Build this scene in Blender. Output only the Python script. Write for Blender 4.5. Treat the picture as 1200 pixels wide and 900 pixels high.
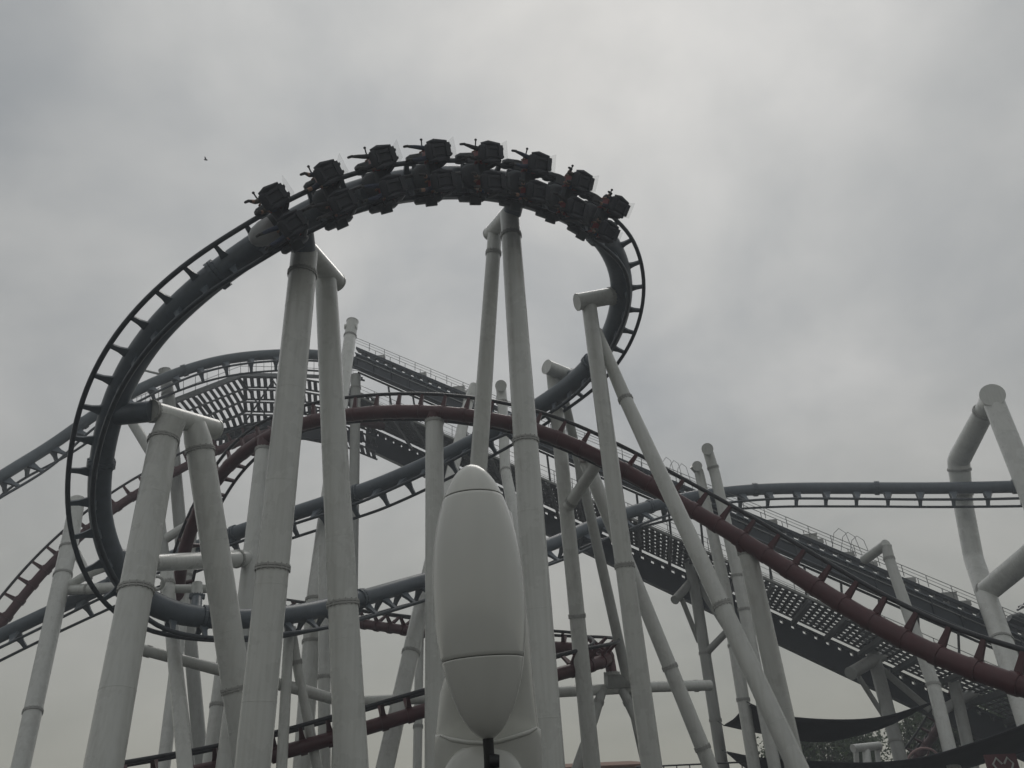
import bpy, bmesh, math, random
import numpy as np
from mathutils import Vector, Matrix

for o in list(bpy.data.objects):
    bpy.data.objects.remove(o)
SC = bpy.context.scene
COL = SC.collection
RAD = math.radians

# ------------------------------------------------------------------ camera
FPX = 942.0                       # focal length in photo pixels (1200 wide)
PITCH, ROLL = RAD(28.0), RAD(2.6)
EYE = Vector((0, 0, 1.6))
FWD = Vector((0, math.cos(PITCH), math.sin(PITCH)))
_r0 = Vector((1, 0, 0)); _u0 = Vector((0, -math.sin(PITCH), math.cos(PITCH)))
RGT = _r0 * math.cos(ROLL) - _u0 * math.sin(ROLL)
UPV = _u0 * math.cos(ROLL) + _r0 * math.sin(ROLL)
cam = bpy.data.cameras.new('camera'); cam_o = bpy.data.objects.new('camera', cam); COL.objects.link(cam_o)
cam.sensor_width = 36.0; cam.lens = FPX / 1200 * 36; cam.clip_start = 0.1; cam.clip_end = 5000
M = Matrix((RGT, UPV, -FWD)).transposed().to_4x4(); M.translation = EYE
cam_o.matrix_world = M
SC.camera = cam_o
SC.render.resolution_x, SC.render.resolution_y = 1024, 768

# ------------------------------------------------------------------ sky, sun, exposure
SUN_EL, SUN_AZ = RAD(52), RAD(6)             # azimuth from +Y towards +X
sun_dir = Vector((math.sin(SUN_AZ) * math.cos(SUN_EL), math.cos(SUN_AZ) * math.cos(SUN_EL), math.sin(SUN_EL)))
W = bpy.data.worlds.new('World'); SC.world = W; W.use_nodes = True
nt = W.node_tree; nt.nodes.clear()
def N(t, **kw):
    n = nt.nodes.new(t)
    for k, v in kw.items(): setattr(n, k, v)
    return n
def LK(a, b): nt.links.new(a, b)
def vmath(op, a, b=None):
    n = N('ShaderNodeVectorMath', operation=op); LK(a, n.inputs[0])
    if b is not None:
        if hasattr(b, 'links'): LK(b, n.inputs[1])
        else: n.inputs[1].default_value = b
    return n
def smath(op, a, b=None, c=None):
    n = N('ShaderNodeMath', operation=op)
    for i, v in enumerate((a, b, c)):
        if v is None: continue
        if hasattr(v, 'links'): LK(v, n.inputs[i])
        else: n.inputs[i].default_value = v
    return n.outputs[0]
wout = N('ShaderNodeOutputWorld'); bg = N('ShaderNodeBackground'); LK(bg.outputs[0], wout.inputs[0])
bg.inputs[1].default_value = 0.1
sky = N('ShaderNodeTexSky', sky_type='NISHITA', sun_disc=False)
sky.sun_elevation = SUN_EL; sky.sun_rotation = SUN_AZ; sky.dust_density = 3.0
tc = N('ShaderNodeTexCoord')
sep = N('ShaderNodeSeparateXYZ'); LK(tc.outputs['Generated'], sep.inputs[0])
zz = smath('MAXIMUM', sep.outputs[2], 0.0)
den = smath('ADD', zz, 0.55)
comb = N('ShaderNodeCombineXYZ')
LK(smath('DIVIDE', sep.outputs[0], den), comb.inputs[0]); LK(smath('DIVIDE', sep.outputs[1], den), comb.inputs[1])
mapn = N('ShaderNodeMapping'); LK(comb.outputs[0], mapn.inputs[0]); mapn.inputs['Location'].default_value = (3.1, 1.7, 0.4)
n1 = N('ShaderNodeTexNoise'); LK(mapn.outputs[0], n1.inputs['Vector'])
n1.inputs['Scale'].default_value = 3.4; n1.inputs['Detail'].default_value = 8; n1.inputs['Roughness'].default_value = 0.52; n1.inputs['Distortion'].default_value = 0.25
n2 = N('ShaderNodeTexNoise'); LK(mapn.outputs[0], n2.inputs['Vector'])
n2.inputs['Scale'].default_value = 1.3; n2.inputs['Detail'].default_value = 3
cl = smath('ADD', smath('MULTIPLY', n1.outputs[0], 0.62), smath('MULTIPLY', n2.outputs[0], 0.38))
rmp = N('ShaderNodeValToRGB'); LK(cl, rmp.inputs[0])
e = rmp.color_ramp.elements
e[0].position = 0.365; e[0].color = (0.250, 0.262, 0.270, 1)
e[1].position = 0.65; e[1].color = (0.455, 0.452, 0.440, 1)
m_ = rmp.color_ramp.elements.new(0.5); m_.color = (0.345, 0.350, 0.346, 1)
# the veil is a little brighter around the hidden sun and warmer towards the horizon
dt = vmath('DOT_PRODUCT', tc.outputs['Generated'], tuple(sun_dir)).outputs['Value']
glow = smath('POWER', smath('MAXIMUM', dt, 0.0), 5.0)
gl = smath('ADD', smath('MULTIPLY', glow, 0.44), 0.80)
hz = N('ShaderNodeMapRange'); LK(sep.outputs[2], hz.inputs[0])
hz.inputs[1].default_value = 0.0; hz.inputs[2].default_value = 0.42; hz.inputs[3].default_value = 1.0; hz.inputs[4].default_value = 0.0
hmix = N('ShaderNodeMix', data_type='RGBA'); LK(smath('MULTIPLY', hz.outputs[0], 0.75), hmix.inputs[0])
LK(rmp.outputs[0], hmix.inputs[6]); hmix.inputs[7].default_value = (0.298, 0.294, 0.240, 1)
sc = vmath('SCALE', hmix.outputs[2]); LK(smath('MULTIPLY', gl, 13.6), sc.inputs['Scale'])
smix = N('ShaderNodeMix', data_type='RGBA'); smix.inputs[0].default_value = 0.97
LK(sky.outputs[0], smix.inputs[6]); LK(sc.outputs[0], smix.inputs[7])
LK(smix.outputs[2], bg.inputs[0])

sl = bpy.data.lights.new('sun', 'SUN'); sl.energy = 0.55; sl.angle = RAD(28); sl.color = (1, 0.96, 0.9)
so = bpy.data.objects.new('sun', sl); COL.objects.link(so)
so.rotation_euler = sun_dir.to_track_quat('Z', 'Y').to_euler()
SC.view_settings.view_transform = 'Standard'; SC.view_settings.look = 'None'
SC.view_settings.gamma = 1.0; SC.view_settings.use_curve_mapping = False
SC.view_settings.exposure = 0.0

# ------------------------------------------------------------------ helpers
def at(px, py, zc):
    """a place in the park: direction measured off the photograph, at its own distance zc (metres)"""
    return EYE + (FWD + RGT * ((px - 600) / FPX) + UPV * ((450 - py) / FPX)) * zc
def proj(P):
    d = P - EYE; z = d.dot(FWD)
    return 600 + FPX * d.dot(RGT) / z, 450 - FPX * d.dot(UPV) / z
def rpx(w, zc): return w * zc / (2 * FPX)
DOWN = Vector((0, 0, -1)); UPW = Vector((0, 0, 1))
def nvec(n, p):
    if n == 'D': return DOWN.copy()
    if n == 'U': return UPW.copy()
    w = (EYE - p).normalized(); u = (RGT - w * RGT.dot(w)).normalized(); v = w.cross(u)
    return (u * n[0] + v * n[1] + w * n[2]).normalized()

MATS = {}
def mat(name, col, rough=0.5, var=0.15, scale=1.5, streak=None, metal=0.0, bump=0.0, col2=None, spec=0.5, coat=0.0, alpha=None, rust=0.0):
    m = bpy.data.materials.new(name); m.use_nodes = True
    t = m.node_tree; b = t.nodes['Principled BSDF']
    b.inputs['Roughness'].default_value = rough; b.inputs['Metallic'].default_value = metal
    b.inputs['Specular IOR Level'].default_value = spec; b.inputs['Coat Weight'].default_value = coat
    g = t.nodes.new('ShaderNodeNewGeometry'); mp = t.nodes.new('ShaderNodeMapping')
    t.links.new(g.outputs['Position'], mp.inputs[0])
    no = t.nodes.new('ShaderNodeTexNoise'); no.inputs['Scale'].default_value = scale; no.inputs['Detail'].default_value = 6
    no.inputs['Roughness'].default_value = 0.62
    t.links.new(mp.outputs[0], no.inputs['Vector'])
    cr = t.nodes.new('ShaderNodeValToRGB'); t.links.new(no.outputs[0], cr.inputs[0])
    c2 = col2 or tuple(c * (1 - var) for c in col)
    cr.color_ramp.elements[0].position = 0.32; cr.color_ramp.elements[0].color = (*c2, 1)
    cr.color_ramp.elements[1].position = 0.62; cr.color_ramp.elements[1].color = (*col, 1)
    out = cr.outputs[0]
    if streak:
        mp2 = t.nodes.new('ShaderNodeMapping'); t.links.new(g.outputs['Position'], mp2.inputs[0])
        mp2.inputs['Scale'].default_value = (6, 6, 0.22)
        n2 = t.nodes.new('ShaderNodeTexNoise'); n2.inputs['Scale'].default_value = 1.6; n2.inputs['Detail'].default_value = 5
        t.links.new(mp2.outputs[0], n2.inputs['Vector'])
        r2 = t.nodes.new('ShaderNodeValToRGB'); t.links.new(n2.outputs[0], r2.inputs[0])
        r2.color_ramp.elements[0].position = 0.42; r2.color_ramp.elements[0].color = (1, 1, 1, 1)
        r2.color_ramp.elements[1].position = 0.75; r2.color_ramp.elements[1].color = (1 - streak, 1 - streak, 1 - streak * 1.15, 1)
        mx = t.nodes.new('ShaderNodeMix'); mx.data_type = 'RGBA'; mx.blend_type = 'MULTIPLY'; mx.inputs[0].default_value = 1
        t.links.new(out, mx.inputs[6]); t.links.new(r2.outputs[0], mx.inputs[7]); out = mx.outputs[2]
    if streak and rust:
        n3 = t.nodes.new('ShaderNodeTexNoise'); n3.inputs['Scale'].default_value = 0.9; n3.inputs['Detail'].default_value = 9; n3.inputs['Roughness'].default_value = 0.72
        mp3 = t.nodes.new('ShaderNodeMapping'); t.links.new(g.outputs['Position'], mp3.inputs[0]); mp3.inputs['Scale'].default_value = (2.6, 2.6, 0.5); mp3.inputs['Location'].default_value = (7.3, 2.1, 4.4)
        t.links.new(mp3.outputs[0], n3.inputs['Vector'])
        r3 = t.nodes.new('ShaderNodeValToRGB'); t.links.new(n3.outputs[0], r3.inputs[0])
        r3.color_ramp.elements[0].position = 0.56; r3.color_ramp.elements[0].color = (0, 0, 0, 1); r3.color_ramp.elements[1].position = 0.78; r3.color_ramp.elements[1].color = (rust, rust, rust, 1)
        m3 = t.nodes.new('ShaderNodeMix'); m3.data_type = 'RGBA'; t.links.new(r3.outputs[0], m3.inputs[0]); t.links.new(out, m3.inputs[6]); m3.inputs[7].default_value = (0.17, 0.14, 0.105, 1); out = m3.outputs[2]
    t.links.new(out, b.inputs['Base Color'])
    mr = t.nodes.new('ShaderNodeMapRange'); t.links.new(no.outputs[0], mr.inputs[0])
    mr.inputs[3].default_value = max(0.05, rough - 0.1); mr.inputs[4].default_value = min(1, rough + 0.12)
    t.links.new(mr.outputs[0], b.inputs['Roughness'])
    if bump:
        bp = t.nodes.new('ShaderNodeBump'); bp.inputs['Strength'].default_value = bump; bp.inputs['Distance'].default_value = 0.02
        t.links.new(no.outputs[0], bp.inputs['Height']); t.links.new(bp.outputs[0], b.inputs['Normal'])
    if alpha is not None: b.inputs['Alpha'].default_value = alpha
    MATS[name] = m
    return m
mat('white_paint', (0.66, 0.67, 0.64), 0.27, 0.08, 0.9, streak=0.09, rust=0.32, coat=0.35)
mat('old_paint', (0.46, 0.47, 0.45), 0.38, 0.14, 1.1, streak=0.12, rust=0.7)
mat('blue_steel', (0.130, 0.155, 0.182), 0.38, 0.22, 1.6, streak=0.1)
mat('pale_blue_steel', (0.125, 0.150, 0.170), 0.36, 0.2, 1.6, streak=0.1)
mat('navy_steel', (0.034, 0.044, 0.058), 0.42, 0.25, 1.6)
mat('red_steel', (0.076, 0.012, 0.016), 0.36, 0.25, 1.6, streak=0.15)
mat('blue_rail', (0.066, 0.078, 0.090), 0.3, 0.3, 5, metal=0.2)
mat('dark_rail', (0.030, 0.032, 0.036), 0.35, 0.3, 5, metal=0.3)
mat('galvanised', (0.30, 0.31, 0.31), 0.45, 0.25, 6, metal=0.5)
mat('grating', (0.135, 0.14, 0.142), 0.6, 0.3, 5)
mat('lamp_housing', (0.52, 0.52, 0.50), 0.4, 0.1, 5)
mat('pod_shell', (0.64, 0.645, 0.61), 0.22, 0.03, 1.2, streak=0.04, coat=0.35)
mat('collar_shade_grey', (0.42, 0.42, 0.40), 0.5, 0.2, 2)  # column paint darkened: the shade under the flanges is put into this grey
mat('rubber', (0.02, 0.02, 0.021), 0.6, 0.2, 8)
mat('seat_shell', (0.040, 0.044, 0.055), 0.5, 0.25, 6)
mat('seat_red', (0.26, 0.03, 0.03), 0.45, 0.2, 6)
mat('chassis_grey', (0.085, 0.095, 0.105), 0.5, 0.25, 4)
mat('cowl_grey', (0.42, 0.43, 0.44), 0.3, 0.1, 4)
mat('clear_shield', (0.75, 0.78, 0.80), 0.08, 0.05, 3, alpha=0.10)
mat('skin', (0.36, 0.21, 0.145), 0.55, 0.1, 8)
mat('hair', (0.012, 0.010, 0.009), 0.5, 0.3, 20)
for i, c in enumerate([(0.16, 0.18, 0.22), (0.30, 0.05, 0.05), (0.07, 0.11, 0.20), (0.34, 0.31, 0.27)]): mat('shirt%d' % i, c, 0.8, 0.2, 9)
for i, c in enumerate([(0.06, 0.075, 0.12), (0.05, 0.05, 0.055), (0.16, 0.14, 0.11), (0.06, 0.065, 0.10)]): mat('trousers%d' % i, c, 0.8, 0.2, 9)
mat('shoe', (0.05, 0.05, 0.05), 0.6, 0.3, 9)
mat('sail', (0.018, 0.022, 0.030), 0.85, 0.35, 3, bump=0.3)
mat('leaf', (0.050, 0.088, 0.024), 0.6, 0.0, 0.7, col2=(0.022, 0.044, 0.013), spec=0.25)
mat('bark', (0.11, 0.085, 0.065), 0.9, 0.4, 6, bump=0.6)
mat('ground', (0.05, 0.05, 0.048), 0.85, 0.25, 0.6, bump=0.3)
mat('roof_brown', (0.26, 0.13, 0.085), 0.7, 0.25, 2)
mat('wall_tan', (0.42, 0.36, 0.28), 0.8, 0.15, 1.2, streak=0.15)
mat('glass', (0.03, 0.04, 0.045), 0.1, 0.1, 2)
mat('red_panel', (0.13, 0.018, 0.026), 0.45, 0.2, 3)
mat('pink_paint', (0.48, 0.30, 0.29), 0.5, 0.15, 3)
mat('feather', (0.02, 0.02, 0.02), 0.8, 0.2, 9)

class MB:
    def __init__(s): s.v = []; s.f = []
    def add(s, vs, fs):
        k = len(s.v); s.v += [Vector(v) for v in vs]; s.f += [tuple(i + k for i in f) for f in fs]
    def ring_tube(s, rings, caps=True):
        n = len(rings[0]); vs = [p for r in rings for p in r]; fs = []
        for i in range(len(rings) - 1):
            for j in range(n):
                a = i * n + j; b = i * n + (j + 1) % n
                fs.append((a, b, b + n, a + n))
        if caps:
            fs.append(tuple(range(n - 1, -1, -1))); k = (len(rings) - 1) * n; fs.append(tuple(range(k, k + n)))
        s.add(vs, fs)
    def tube(s, pts, rad, seg=16, caps=True):
        pts = [Vector(p) for p in pts]
        if not hasattr(rad, '__len__'): rad = [rad] * len(pts)
        T = []
        for i in range(len(pts)):
            a = pts[max(0, i - 1)]; b = pts[min(len(pts) - 1, i + 1)]; T.append((b - a).normalized())
        x = T[0].orthogonal().normalized(); rings = []
        for i, p in enumerate(pts):
            x = (x - T[i] * x.dot(T[i])).normalized(); y = T[i].cross(x)
            sc_ = 1.0
            rings.append([p + (x * math.cos(2 * math.pi * k / seg) + y * math.sin(2 * math.pi * k / seg)) * rad[i] * sc_ for k in range(seg)])
        s.ring_tube(rings, caps)
    def lathe(s, base, axis, prof, seg=20, caps=True):
        base = Vector(base); ax = Vector(axis).normalized(); x = ax.orthogonal().normalized(); y = ax.cross(x)
        s.ring_tube([[base + ax * h + (x * math.cos(2 * math.pi * k / seg) + y * math.sin(2 * math.pi * k / seg)) * r for k in range(seg)] for h, r in prof], caps)
    def box(s, c, hx, hy, hz, ax=None):
        c = Vector(c); X, Y, Z = ax or (Vector((1, 0, 0)), Vector((0, 1, 0)), Vector((0, 0, 1)))
        vs = [c + X * (hx * i) + Y * (hy * j) + Z * (hz * k) for i in (-1, 1) for j in (-1, 1) for k in (-1, 1)]
        s.add(vs, [(0, 1, 3, 2), (4, 6, 7, 5), (0, 4, 5, 1), (2, 3, 7, 6), (0, 2, 6, 4), (1, 5, 7, 3)])
    def beam(s, a, b, side, w, h):
        """box from a to b, w along `side` (half), h half-height across"""
        a, b = Vector(a), Vector(b); d = (b - a); L = d.length; d.normalize()
        y = (side - d * side.dot(d)).normalized(); z = d.cross(y)
        s.box((a + b) / 2, L / 2, w, h, (d, y, z))
    def mesh(s, name, material, org=Vector((0, 0, 0)), smooth=True, ang=40):
        me = bpy.data.meshes.new(name)
        me.from_pydata([tuple(v - org) for v in s.v], [], s.f)
        me.materials.append(MATS[material]); me.update()
        bm = bmesh.new(); bm.from_mesh(me); bmesh.ops.recalc_face_normals(bm, faces=bm.faces); 
        if smooth:
            lim = RAD(ang)
            for f in bm.faces: f.smooth = True
            for ed in bm.edges:
                if len(ed.link_faces) == 2 and ed.calc_face_angle(0) > lim: ed.smooth = False
        bm.to_mesh(me); bm.free()
        return me
    def build(s, name, material, parent=None, org=None, smooth=True, ang=40):
        if org is None: org = parent.location.copy() if parent else Vector((0, 0, 0))
        return link(name, s.mesh(name, material, org, smooth, ang), parent)
def link(name, me, parent=None, mx=None):
    o = bpy.data.objects.new(name, me); COL.objects.link(o)
    if parent: o.parent = parent
    if mx is not None: o.matrix_local = mx
    return o
def tag(o, label, cat, group=None):
    o['label'] = label; o['category'] = cat
    if group: o['group'] = group
    return o
def thing(name, label, cat, loc=(0, 0, 0), group=None):
    o = bpy.data.objects.new(name, None); COL.objects.link(o); o.location = loc; o.empty_display_size = 0.2
    return tag(o, label, cat, group)
def copy_tree(o, parent=None):
    c = o.copy(); COL.objects.link(c); c.parent = parent
    for ch in [k for k in bpy.data.objects if k.parent == o]: copy_tree(ch, c)
    return c

# ------------------------------------------------------------------ ground
g = MB(); g.add([(-900, -300, 0), (900, -300, 0), (900, 1500, 0), (-900, 1500, 0)], [(0, 1, 2, 3)])
go = g.build('ground', 'ground'); go['kind'] = 'structure'

# ------------------------------------------------------------------ coaster tracks
GAUGE, RISE = 1.2, 0.75
def catmull(P, nper=24):
    P = [np.array(p, float) for p in P]; out = []
    for i in range(len(P) - 1):
        p1, p2 = P[i], P[i + 1]
        p0 = P[i - 1] if i else 2 * p1 - p2
        p3 = P[i + 2] if i + 2 < len(P) else 2 * p2 - p1
        d = lambda a, b: max(1e-6, np.linalg.norm((a - b)[:3]) ** 0.5)
        t0 = 0; t1 = t0 + d(p0, p1); t2 = t1 + d(p1, p2); t3 = t2 + d(p2, p3)
        for k in range(nper):
            t = t1 + (t2 - t1) * k / nper
            A1 = (t1 - t) / (t1 - t0) * p0 + (t - t0) / (t1 - t0) * p1
            A2 = (t2 - t) / (t2 - t1) * p1 + (t - t1) / (t2 - t1) * p2
            A3 = (t3 - t) / (t3 - t2) * p2 + (t - t2) / (t3 - t2) * p3
            B1 = (t2 - t) / (t2 - t0) * A1 + (t - t0) / (t2 - t0) * A2
            B2 = (t3 - t) / (t3 - t1) * A2 + (t - t1) / (t3 - t1) * A3
            out.append((t2 - t) / (t2 - t1) * B1 + (t - t1) / (t2 - t1) * B2)
    out.append(P[-1])
    return np.array(out)
class Path:
    def __init__(s, ctrl, step=0.35):
        rows = []
        for (px, py, zc, w, n) in ctrl:
            p = at(px, py, zc); nv = nvec(n, p); rows.append([*p, *nv, rpx(w, zc)])
        S = catmull(rows)
        L = np.r_[0, np.cumsum(np.linalg.norm(np.diff(S[:, :3], axis=0), axis=1))]
        # light smoothing so that the bends stay even
        s.len = L[-1]; s.L = np.linspace(0, s.len, int(s.len / step) + 2)
        s.S = np.stack([np.interp(s.L, L, S[:, i]) for i in range(7)], 1)
        for _ in range(6):
            q = s.S.copy(); q[1:-1] = (s.S[:-2] + 2 * s.S[1:-1] + s.S[2:]) / 4; s.S = q
    def frame(s, l):
        v = [np.interp(l, s.L, s.S[:, i]) for i in range(7)]
        l0, l1 = max(0, l - 0.3), min(s.len, l + 0.3)
        t = Vector([np.interp(l1, s.L, s.S[:, i]) - np.interp(l0, s.L, s.S[:, i]) for i in range(3)]).normalized()
        n = Vector(v[3:6]); n = (n - t * n.dot(t)).normalized()
        return Vector(v[:3]), t, n, t.cross(n), v[6]
    def near(s, px, py):
        best = min(s.L, key=lambda l: (Vector(proj(s.frame(l)[0])) - Vector((px, py))).length)
        return best
def fin_mesh(name, material, rise, gauge, r=0.33, fw=1.0):
    """one tie: a tapered plate from the spine out to each rail; local x along the track, y across, z towards the rails"""
    m = MB()
    for sgn in (-1, 1):
        a0, a1 = Vector((0, sgn * 0.10, r * 0.72)), Vector((0, sgn * gauge / 2, rise))
        d = (a1 - a0).normalized(); q = Vector((0, -d.z, d.y)) * 0.055
        vs = []
        for (p, hw) in ((a0, 0.20 * fw), (a0.lerp(a1, 0.55), 0.09 * (fw + 1) / 2), (a1, 0.07 * (fw + 1) / 2)):
            vs += [p + Vector((-hw, 0, 0)) + q, p + Vector((hw, 0, 0)) + q, p + Vector((hw, 0, 0)) - q, p + Vector((-hw, 0, 0)) - q]
        m.ring_tube([vs[0:4], vs[4:8], vs[8:12]])
    if fw < 1:                                    # saddle band round the spine at each tie
        m.lathe((-0.11, 0, 0), (1, 0, 0), [(0, 0.24), (0, 0.278), (0.22, 0.278), (0.22, 0.24)], 16, False)
    return m.mesh(name, material, smooth=fw < 1, ang=30)
def make_track(label, ctrl, spine_mat, rail_mat='dark_rail', tie_mat=None, gauge=GAUGE, rise=RISE, rail_r=0.085, spacing=1.1, joints=8.0, cat='roller coaster track', kf=None):
    kf = kf or (lambda l: 1.0)
    P = Path([(c[0], c[1], c[2], c[3] * (0.80 if 'red' in spine_mat else 1.0), c[4]) for c in ctrl])
    org = P.frame(0)[0]; root = thing('coaster_track', label, cat, org)
    fr = [P.frame(l) for l in P.L]
    m = MB(); m.tube([f[0] for f in fr], [f[4] for f in fr], 20); m.build('spine', spine_mat, root)
    for sg in (-1, 1):
        m = MB(); m.tube([f[0] + (f[2] * rise + f[3] * (sg * gauge / 2)) * kf(l) for f, l in zip(fr, P.L)], rail_r, 10); m.build('rail', rail_mat, root)
    me = fin_mesh('tie', tie_mat or spine_mat, rise, gauge, fw=0.5 if 'red' in spine_mat else 1.0)
    l = 0.5
    while l < P.len:
        p, t, n, b, r = P.frame(l)
        link('tie', me, root, Matrix.Translation(p - org) @ Matrix((t, n.cross(t), n)).transposed().to_4x4() @ Matrix.Scale(kf(l), 4))
        l += spacing * kf(l) * (1 + 0.8 * max(0, kf(l) - 1.22) / 0.16 * 0.35)
    l = joints * 0.6
    while l < P.len:
        p, t, n, b, r = P.frame(l)
        m = MB()
        m.lathe(p - t * 0.13, t, [(0, r * 1.0), (0.0, r * 1.16), (0.11, r * 1.16), (0.115, r * 1.02), (0.145, r * 1.02), (0.15, r * 1.16), (0.26, r * 1.16), (0.26, r)], 20, False)
        x = t.orthogonal().normalized(); y = t.cross(x)
        for k in range(12):
            a = k * math.pi / 6; m.box(p + (x * math.cos(a) + y * math.sin(a)) * r * 1.1, 0.155, 0.025, 0.025, (t, x, y))
        m.build('joint_flange', spine_mat, root)
        l += joints
    return root, P

def outc(ax, ay, phi):
    """hang direction: image-plane outward unit (ax, ay up) swung phi degrees towards the viewer"""
    k = math.hypot(ax, ay); c, s_ = math.cos(RAD(phi)), math.sin(RAD(phi))
    return (ax / k * c, ay / k * c, s_)
def blue_k(l):
    # lighter, wider-spaced ties away from the loop
    return 1.0 + 0.38 * max(0.0, min(1.0, max((58 - l) / 14, (l - 104) / 12)))
blue_root, BLUE = make_track('dark blue inverted coaster track sweeping up into the big loop that carries the train', [
    (1290, 566, 50, 15, 'D'), (1200, 570, 51, 14.5, 'D'), (1100, 572, 53, 14, 'D'), (1000, 572, 55, 14, 'D'), (900, 573, 56, 13.5, 'D'),
    (830, 579, 55.5, 13.5, 'D'), (760, 594, 54, 14, 'D'), (700, 614, 51, 15, 'D'), (640, 640, 47, 16, 'D'), (560, 664, 43, 16, 'D'), (490, 682, 40, 17.5, 'D'),
    (410, 705, 36, 20, 'D'), (330, 722, 32.5, 22, 'D'), (250, 725, 30.5, 23.5, (0.0, -1, 0.05)), (185, 712, 29.5, 27, (-0.3, -0.9, 0.2)), (140, 672, 28.5, 27, outc(-0.75, -0.6, 38)),
    (118, 610, 28, 25, outc(-1, -0.18, 40)), (118, 545, 27.5, 26, outc(-1, 0.15, 44)), (135, 470, 27, 28, outc(-0.95, 0.35, 52)), (172, 402, 26.5, 30, outc(-0.85, 0.55, 60)),
    (232, 340, 26.3, 32, outc(-0.7, 0.72, 66)), (300, 290, 26.6, 33, outc(-0.55, 0.83, 76)), (370, 249, 27.2, 36, outc(-0.4, 0.9, 79)), (440, 224, 27.9, 38, outc(-0.22, 0.97, 78)),
    (515, 214, 28.8, 39, outc(-0.02, 1, 78)), (580, 217, 29.8, 38, outc(0.12, 1, 78)), (640, 234, 31, 35, outc(0.35, 0.93, 78)), (692, 262, 32.4, 30, outc(0.65, 0.75, 78)),
    (722, 302, 33.8, 27, outc(0.92, 0.38, 46)), (729, 345, 35.2, 25.5, outc(1, -0.05, 40)), (717, 391, 36.8, 24, outc(0.85, -0.5, 40)), (688, 433, 38.5, 22.5, (0.55, -0.75, 0.35)),
    (640, 471, 40.3, 21, (0.3, -0.9, 0.15)), (580, 505, 42, 20, 'D'), (520, 535, 43.2, 19, 'D'), (440, 570, 44.5, 18.5, 'D'), (350, 600, 45.5, 17.5, 'D'),
    (270, 627, 46.5, 17, 'D'), (180, 662, 47, 16.5, 'D'), (95, 700, 47, 16, 'D'), (0, 745, 46, 16.5, 'D'), (-90, 790, 45, 17, 'D')], 'blue_steel', rail_mat='blue_rail', kf=lambda l: blue_k(l))
make_track('slate blue inverted track arching over the lift crest down to the left edge', [
    (-110, 640, 46, 15, 'D'), (-10, 566, 50, 14, 'D'), (60, 522, 54, 13.5, 'D'), (130, 474, 57, 13, 'D'), (200, 440, 60, 12.5, 'D'), (260, 422, 62, 12, 'D'),
    (330, 415, 64, 12, 'D'), (385, 417, 65.5, 12, 'D'), (432, 428, 66, 12, 'D')], 'pale_blue_steel', tie_mat='blue_steel', rail_mat='blue_rail', kf=lambda l: 1.38)
_, RED = make_track('dark red sit-down track arching across the middle and falling to the right edge', [
    (206, 720, 43, 18, (-0.1, 0.5, -0.9)), (214, 655, 42.5, 18, (0.2, 0.2, -0.9)), (232, 600, 42, 18, (0.4, 0.15, -0.9)), (262, 552, 41, 18, (0.4, 0.3, -0.9)), (305, 517, 40, 19, (0.1, 0.3, -0.95)), (360, 495, 39, 19.5, (0, 0.3, -0.95)),
    (430, 484, 38, 20, (0, 0.28, -0.95)), (510, 483, 37, 20, (0, 0.28, -0.95)), (590, 494, 36, 20.5, (0, 0.28, -0.95)), (650, 512, 35.3, 21, (0.1, 0.3, -0.95)),
    (720, 545, 34.2, 21.5, (0.15, 0.33, -0.92)), (800, 591, 32.5, 22.5, (0.2, 0.4, -0.9)), (870, 633, 30.6, 24, (0.2, 0.45, -0.87)), (940, 678, 28.6, 26, (0.2, 0.5, -0.85)),
    (1010, 722, 26.6, 28, (0.2, 0.5, -0.82)), (1100, 769, 24.5, 30, (0.2, 0.55, -0.8)), (1200, 805, 22.5, 32, (0.2, 0.6, -0.75)), (1300, 835, 21, 34, (0.2, 0.6, -0.75))],
    'red_steel', rise=0.62, gauge=1.05, joints=1e6, spacing=0.92, kf=lambda l: 1.22)
make_track('distant dark red track climbing from the lower left edge to the lift crest', [
    (-80, 840, 43, 15, (0, 0.55, -0.8)), (0, 733, 47, 14, (-0.3, 0.5, -0.8)), (60, 661, 50, 13.5, (-0.3, 0.5, -0.8)), (130, 599, 53, 13, (-0.25, 0.5, -0.8)), (200, 556, 56, 12.5, (-0.2, 0.6, -0.8)),
    (265, 524, 59, 12, (-0.1, 0.6, -0.75)), (330, 503, 62, 11.5, 'U'), (400, 493, 65, 11, 'U'), (450, 500, 66.5, 11, 'U')], 'red_steel', rise=0.62, gauge=1.05, joints=1e6, spacing=0.92, kf=lambda l: 1.22)
_, TURN = make_track('low dark red track bending round in a flat turn behind the white pod', [
    (330, 716, 55, 12, 'U'), (425, 731, 50, 13.5, 'U'), (500, 742, 47, 14.5, 'U'), (580, 753, 45, 16, 'U'), (640, 758, 44.5, 17, 'U'), (684, 761, 44, 17.5, 'U'), (708, 766, 42.2, 18, 'U'),
    (712, 772, 40, 18.5, 'U'), (694, 779, 38, 19, 'U'), (650, 791, 36.8, 19, 'U'), (580, 810, 35.6, 19.5, 'U'), (500, 832, 34.6, 20, 'U'), (420, 856, 33.6, 20, 'U'),
    (330, 882, 32.6, 20.5, 'U'), (240, 903, 31.6, 21, 'U'), (120, 925, 30.5, 21, 'U')], 'red_steel', rise=0.62, gauge=1.05, joints=1e6, spacing=0.92, kf=lambda l: 1.22)
make_track('short dark red track rising among the trees under the lift', [
    (1052, 915, 62, 11, 'U'), (1078, 884, 61, 11, 'U'), (1098, 856, 60, 11.5, 'U'), (1110, 832, 59.5, 11.5, 'U'), (1120, 800, 59, 11.5, 'U')], 'red_steel', rise=0.62, gauge=1.05, joints=1e6, spacing=0.92, kf=lambda l: 1.22)

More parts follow.
